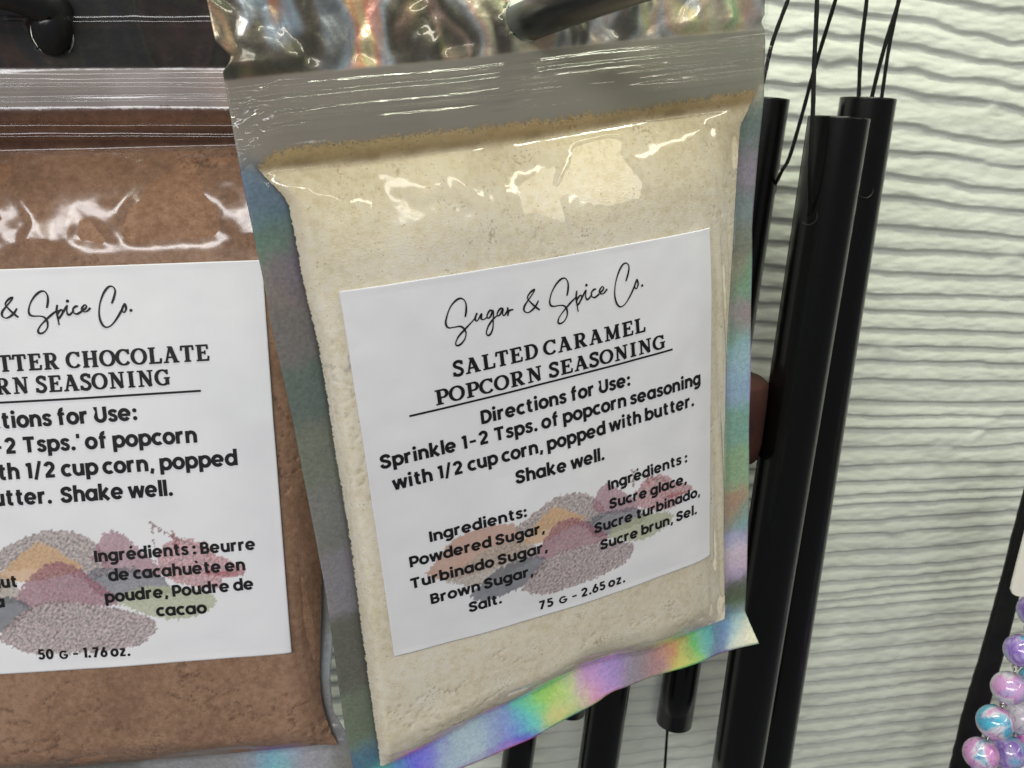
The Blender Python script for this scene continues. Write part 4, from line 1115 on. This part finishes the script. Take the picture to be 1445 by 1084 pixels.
def ball(c, r, seg=28, rings=18, squash=1.0):
    v = [c + np.array([0, 0, r * squash])]; f = []
    for j in range(1, rings):
        a = math.pi * j / rings
        for k in range(seg):
            t = 2 * math.pi * k / seg; v.append(c + np.array([r * math.sin(a) * math.cos(t), r * math.sin(a) * math.sin(t), r * math.cos(a) * squash]))
    v.append(c - np.array([0, 0, r * squash])); last = len(v) - 1
    for k in range(seg):
        k2 = (k + 1) % seg; f.append([0, 1 + k, 1 + k2]); f.append([last, 1 + (rings - 2) * seg + k2, 1 + (rings - 2) * seg + k])
    for j in range(rings - 2):
        for k in range(seg):
            k2 = (k + 1) % seg; f.append([1 + j * seg + k, 1 + (j + 1) * seg + k, 1 + (j + 1) * seg + k2, 1 + j * seg + k2])
    return v, f
def ring(c, axis, R, r, seg=18, rs=8):
    axis = nrm(axis); a = nrm(np.cross(axis, [0.3, 1, 0.2])); b = np.cross(axis, a)
    P = [c + R * (a * math.cos(t) + b * math.sin(t)) for t in np.linspace(0, 2 * math.pi, seg + 1)[:-1]]
    v = []; f = []
    for i, p in enumerate(P):
        d = nrm(p - c)
        for k in range(rs):
            t = 2 * math.pi * k / rs; v.append(p + r * (d * math.cos(t) + axis * math.sin(t)))
    for i in range(seg):
        for k in range(rs):
            i2 = (i + 1) % seg; k2 = (k + 1) % rs
            f.append([i * rs + k, i * rs + k2, i2 * rs + k2, i2 * rs + k])
    return v, f
def strand(beads, y, label):
    """beads = [(px, py, pixel radius, material)], joined by pairs of small silver links"""
    pts = [at((b[0], b[1]), y + (b[4] if len(b) > 4 else 0)) for b in beads]
    c0 = pts[-1]
    root = bpy.data.objects.new("bead_strand", None); link(root); root.location = c0; root.empty_display_size = 0.01
    props(root, label, "bead strand", "marbled bead strands hanging at the right edge")
    rs = []
    for b, p in zip(beads, pts):
        d = np.linalg.norm(p - CAM); r = b[2] / F_PX * d * 0.98; rs.append(r)
        v, f = ball(np.zeros(3), r, squash=0.96)
        o = mesh_obj("bead", v, f, BM[b[3]], root); o.location = p - c0
    for i in range(len(pts) - 1):
        d = pts[i + 1] - pts[i]; L = np.linalg.norm(d); t = d / L
        gap = L - rs[i] - rs[i + 1]
        for s_, ax in ((0.22, (0.5, 1, 0.3)), (0.78, (1, -0.5, 0.4))):
            c = pts[i] + t * (rs[i] + gap * s_)
            v, f = ring(c, np.array(ax), max(0.0011, gap * 0.36), 0.00035)
            mesh_obj("link", np.array(v) - c0, f, M_LINK, root)
        v, f = ring(pts[i] + t * (rs[i] - 0.0002), t, 0.0013, 0.0005)
        mesh_obj("bead_cap", np.array(v) - c0, f, M_LINK, root)
strand([(1474, 792, 20, 1), (1460, 862, 20, 0), (1441, 918, 20, 0), (1424, 971, 20.5, 1), (1404, 1019, 21, 2), (1384, 1064, 20, 4), (1364, 1112, 20, 0)], -0.085, "outer strand of marbled beads nearest the black strap")
strand([(1478, 905, 20, 2), (1462, 962, 20, 2), (1443, 1013, 20.5, 3), (1422, 1061, 21, 0), (1400, 1112, 20, 1)], -0.075, "second bead strand with a white bead, right of the outer strand")
strand([(1470, 1000, 19, 5), (1450, 1040, 19, 5), (1442, 1082, 19, 4), (1436, 1126, 19, 2)], -0.058, "magenta bead strand hidden behind the other two strands")
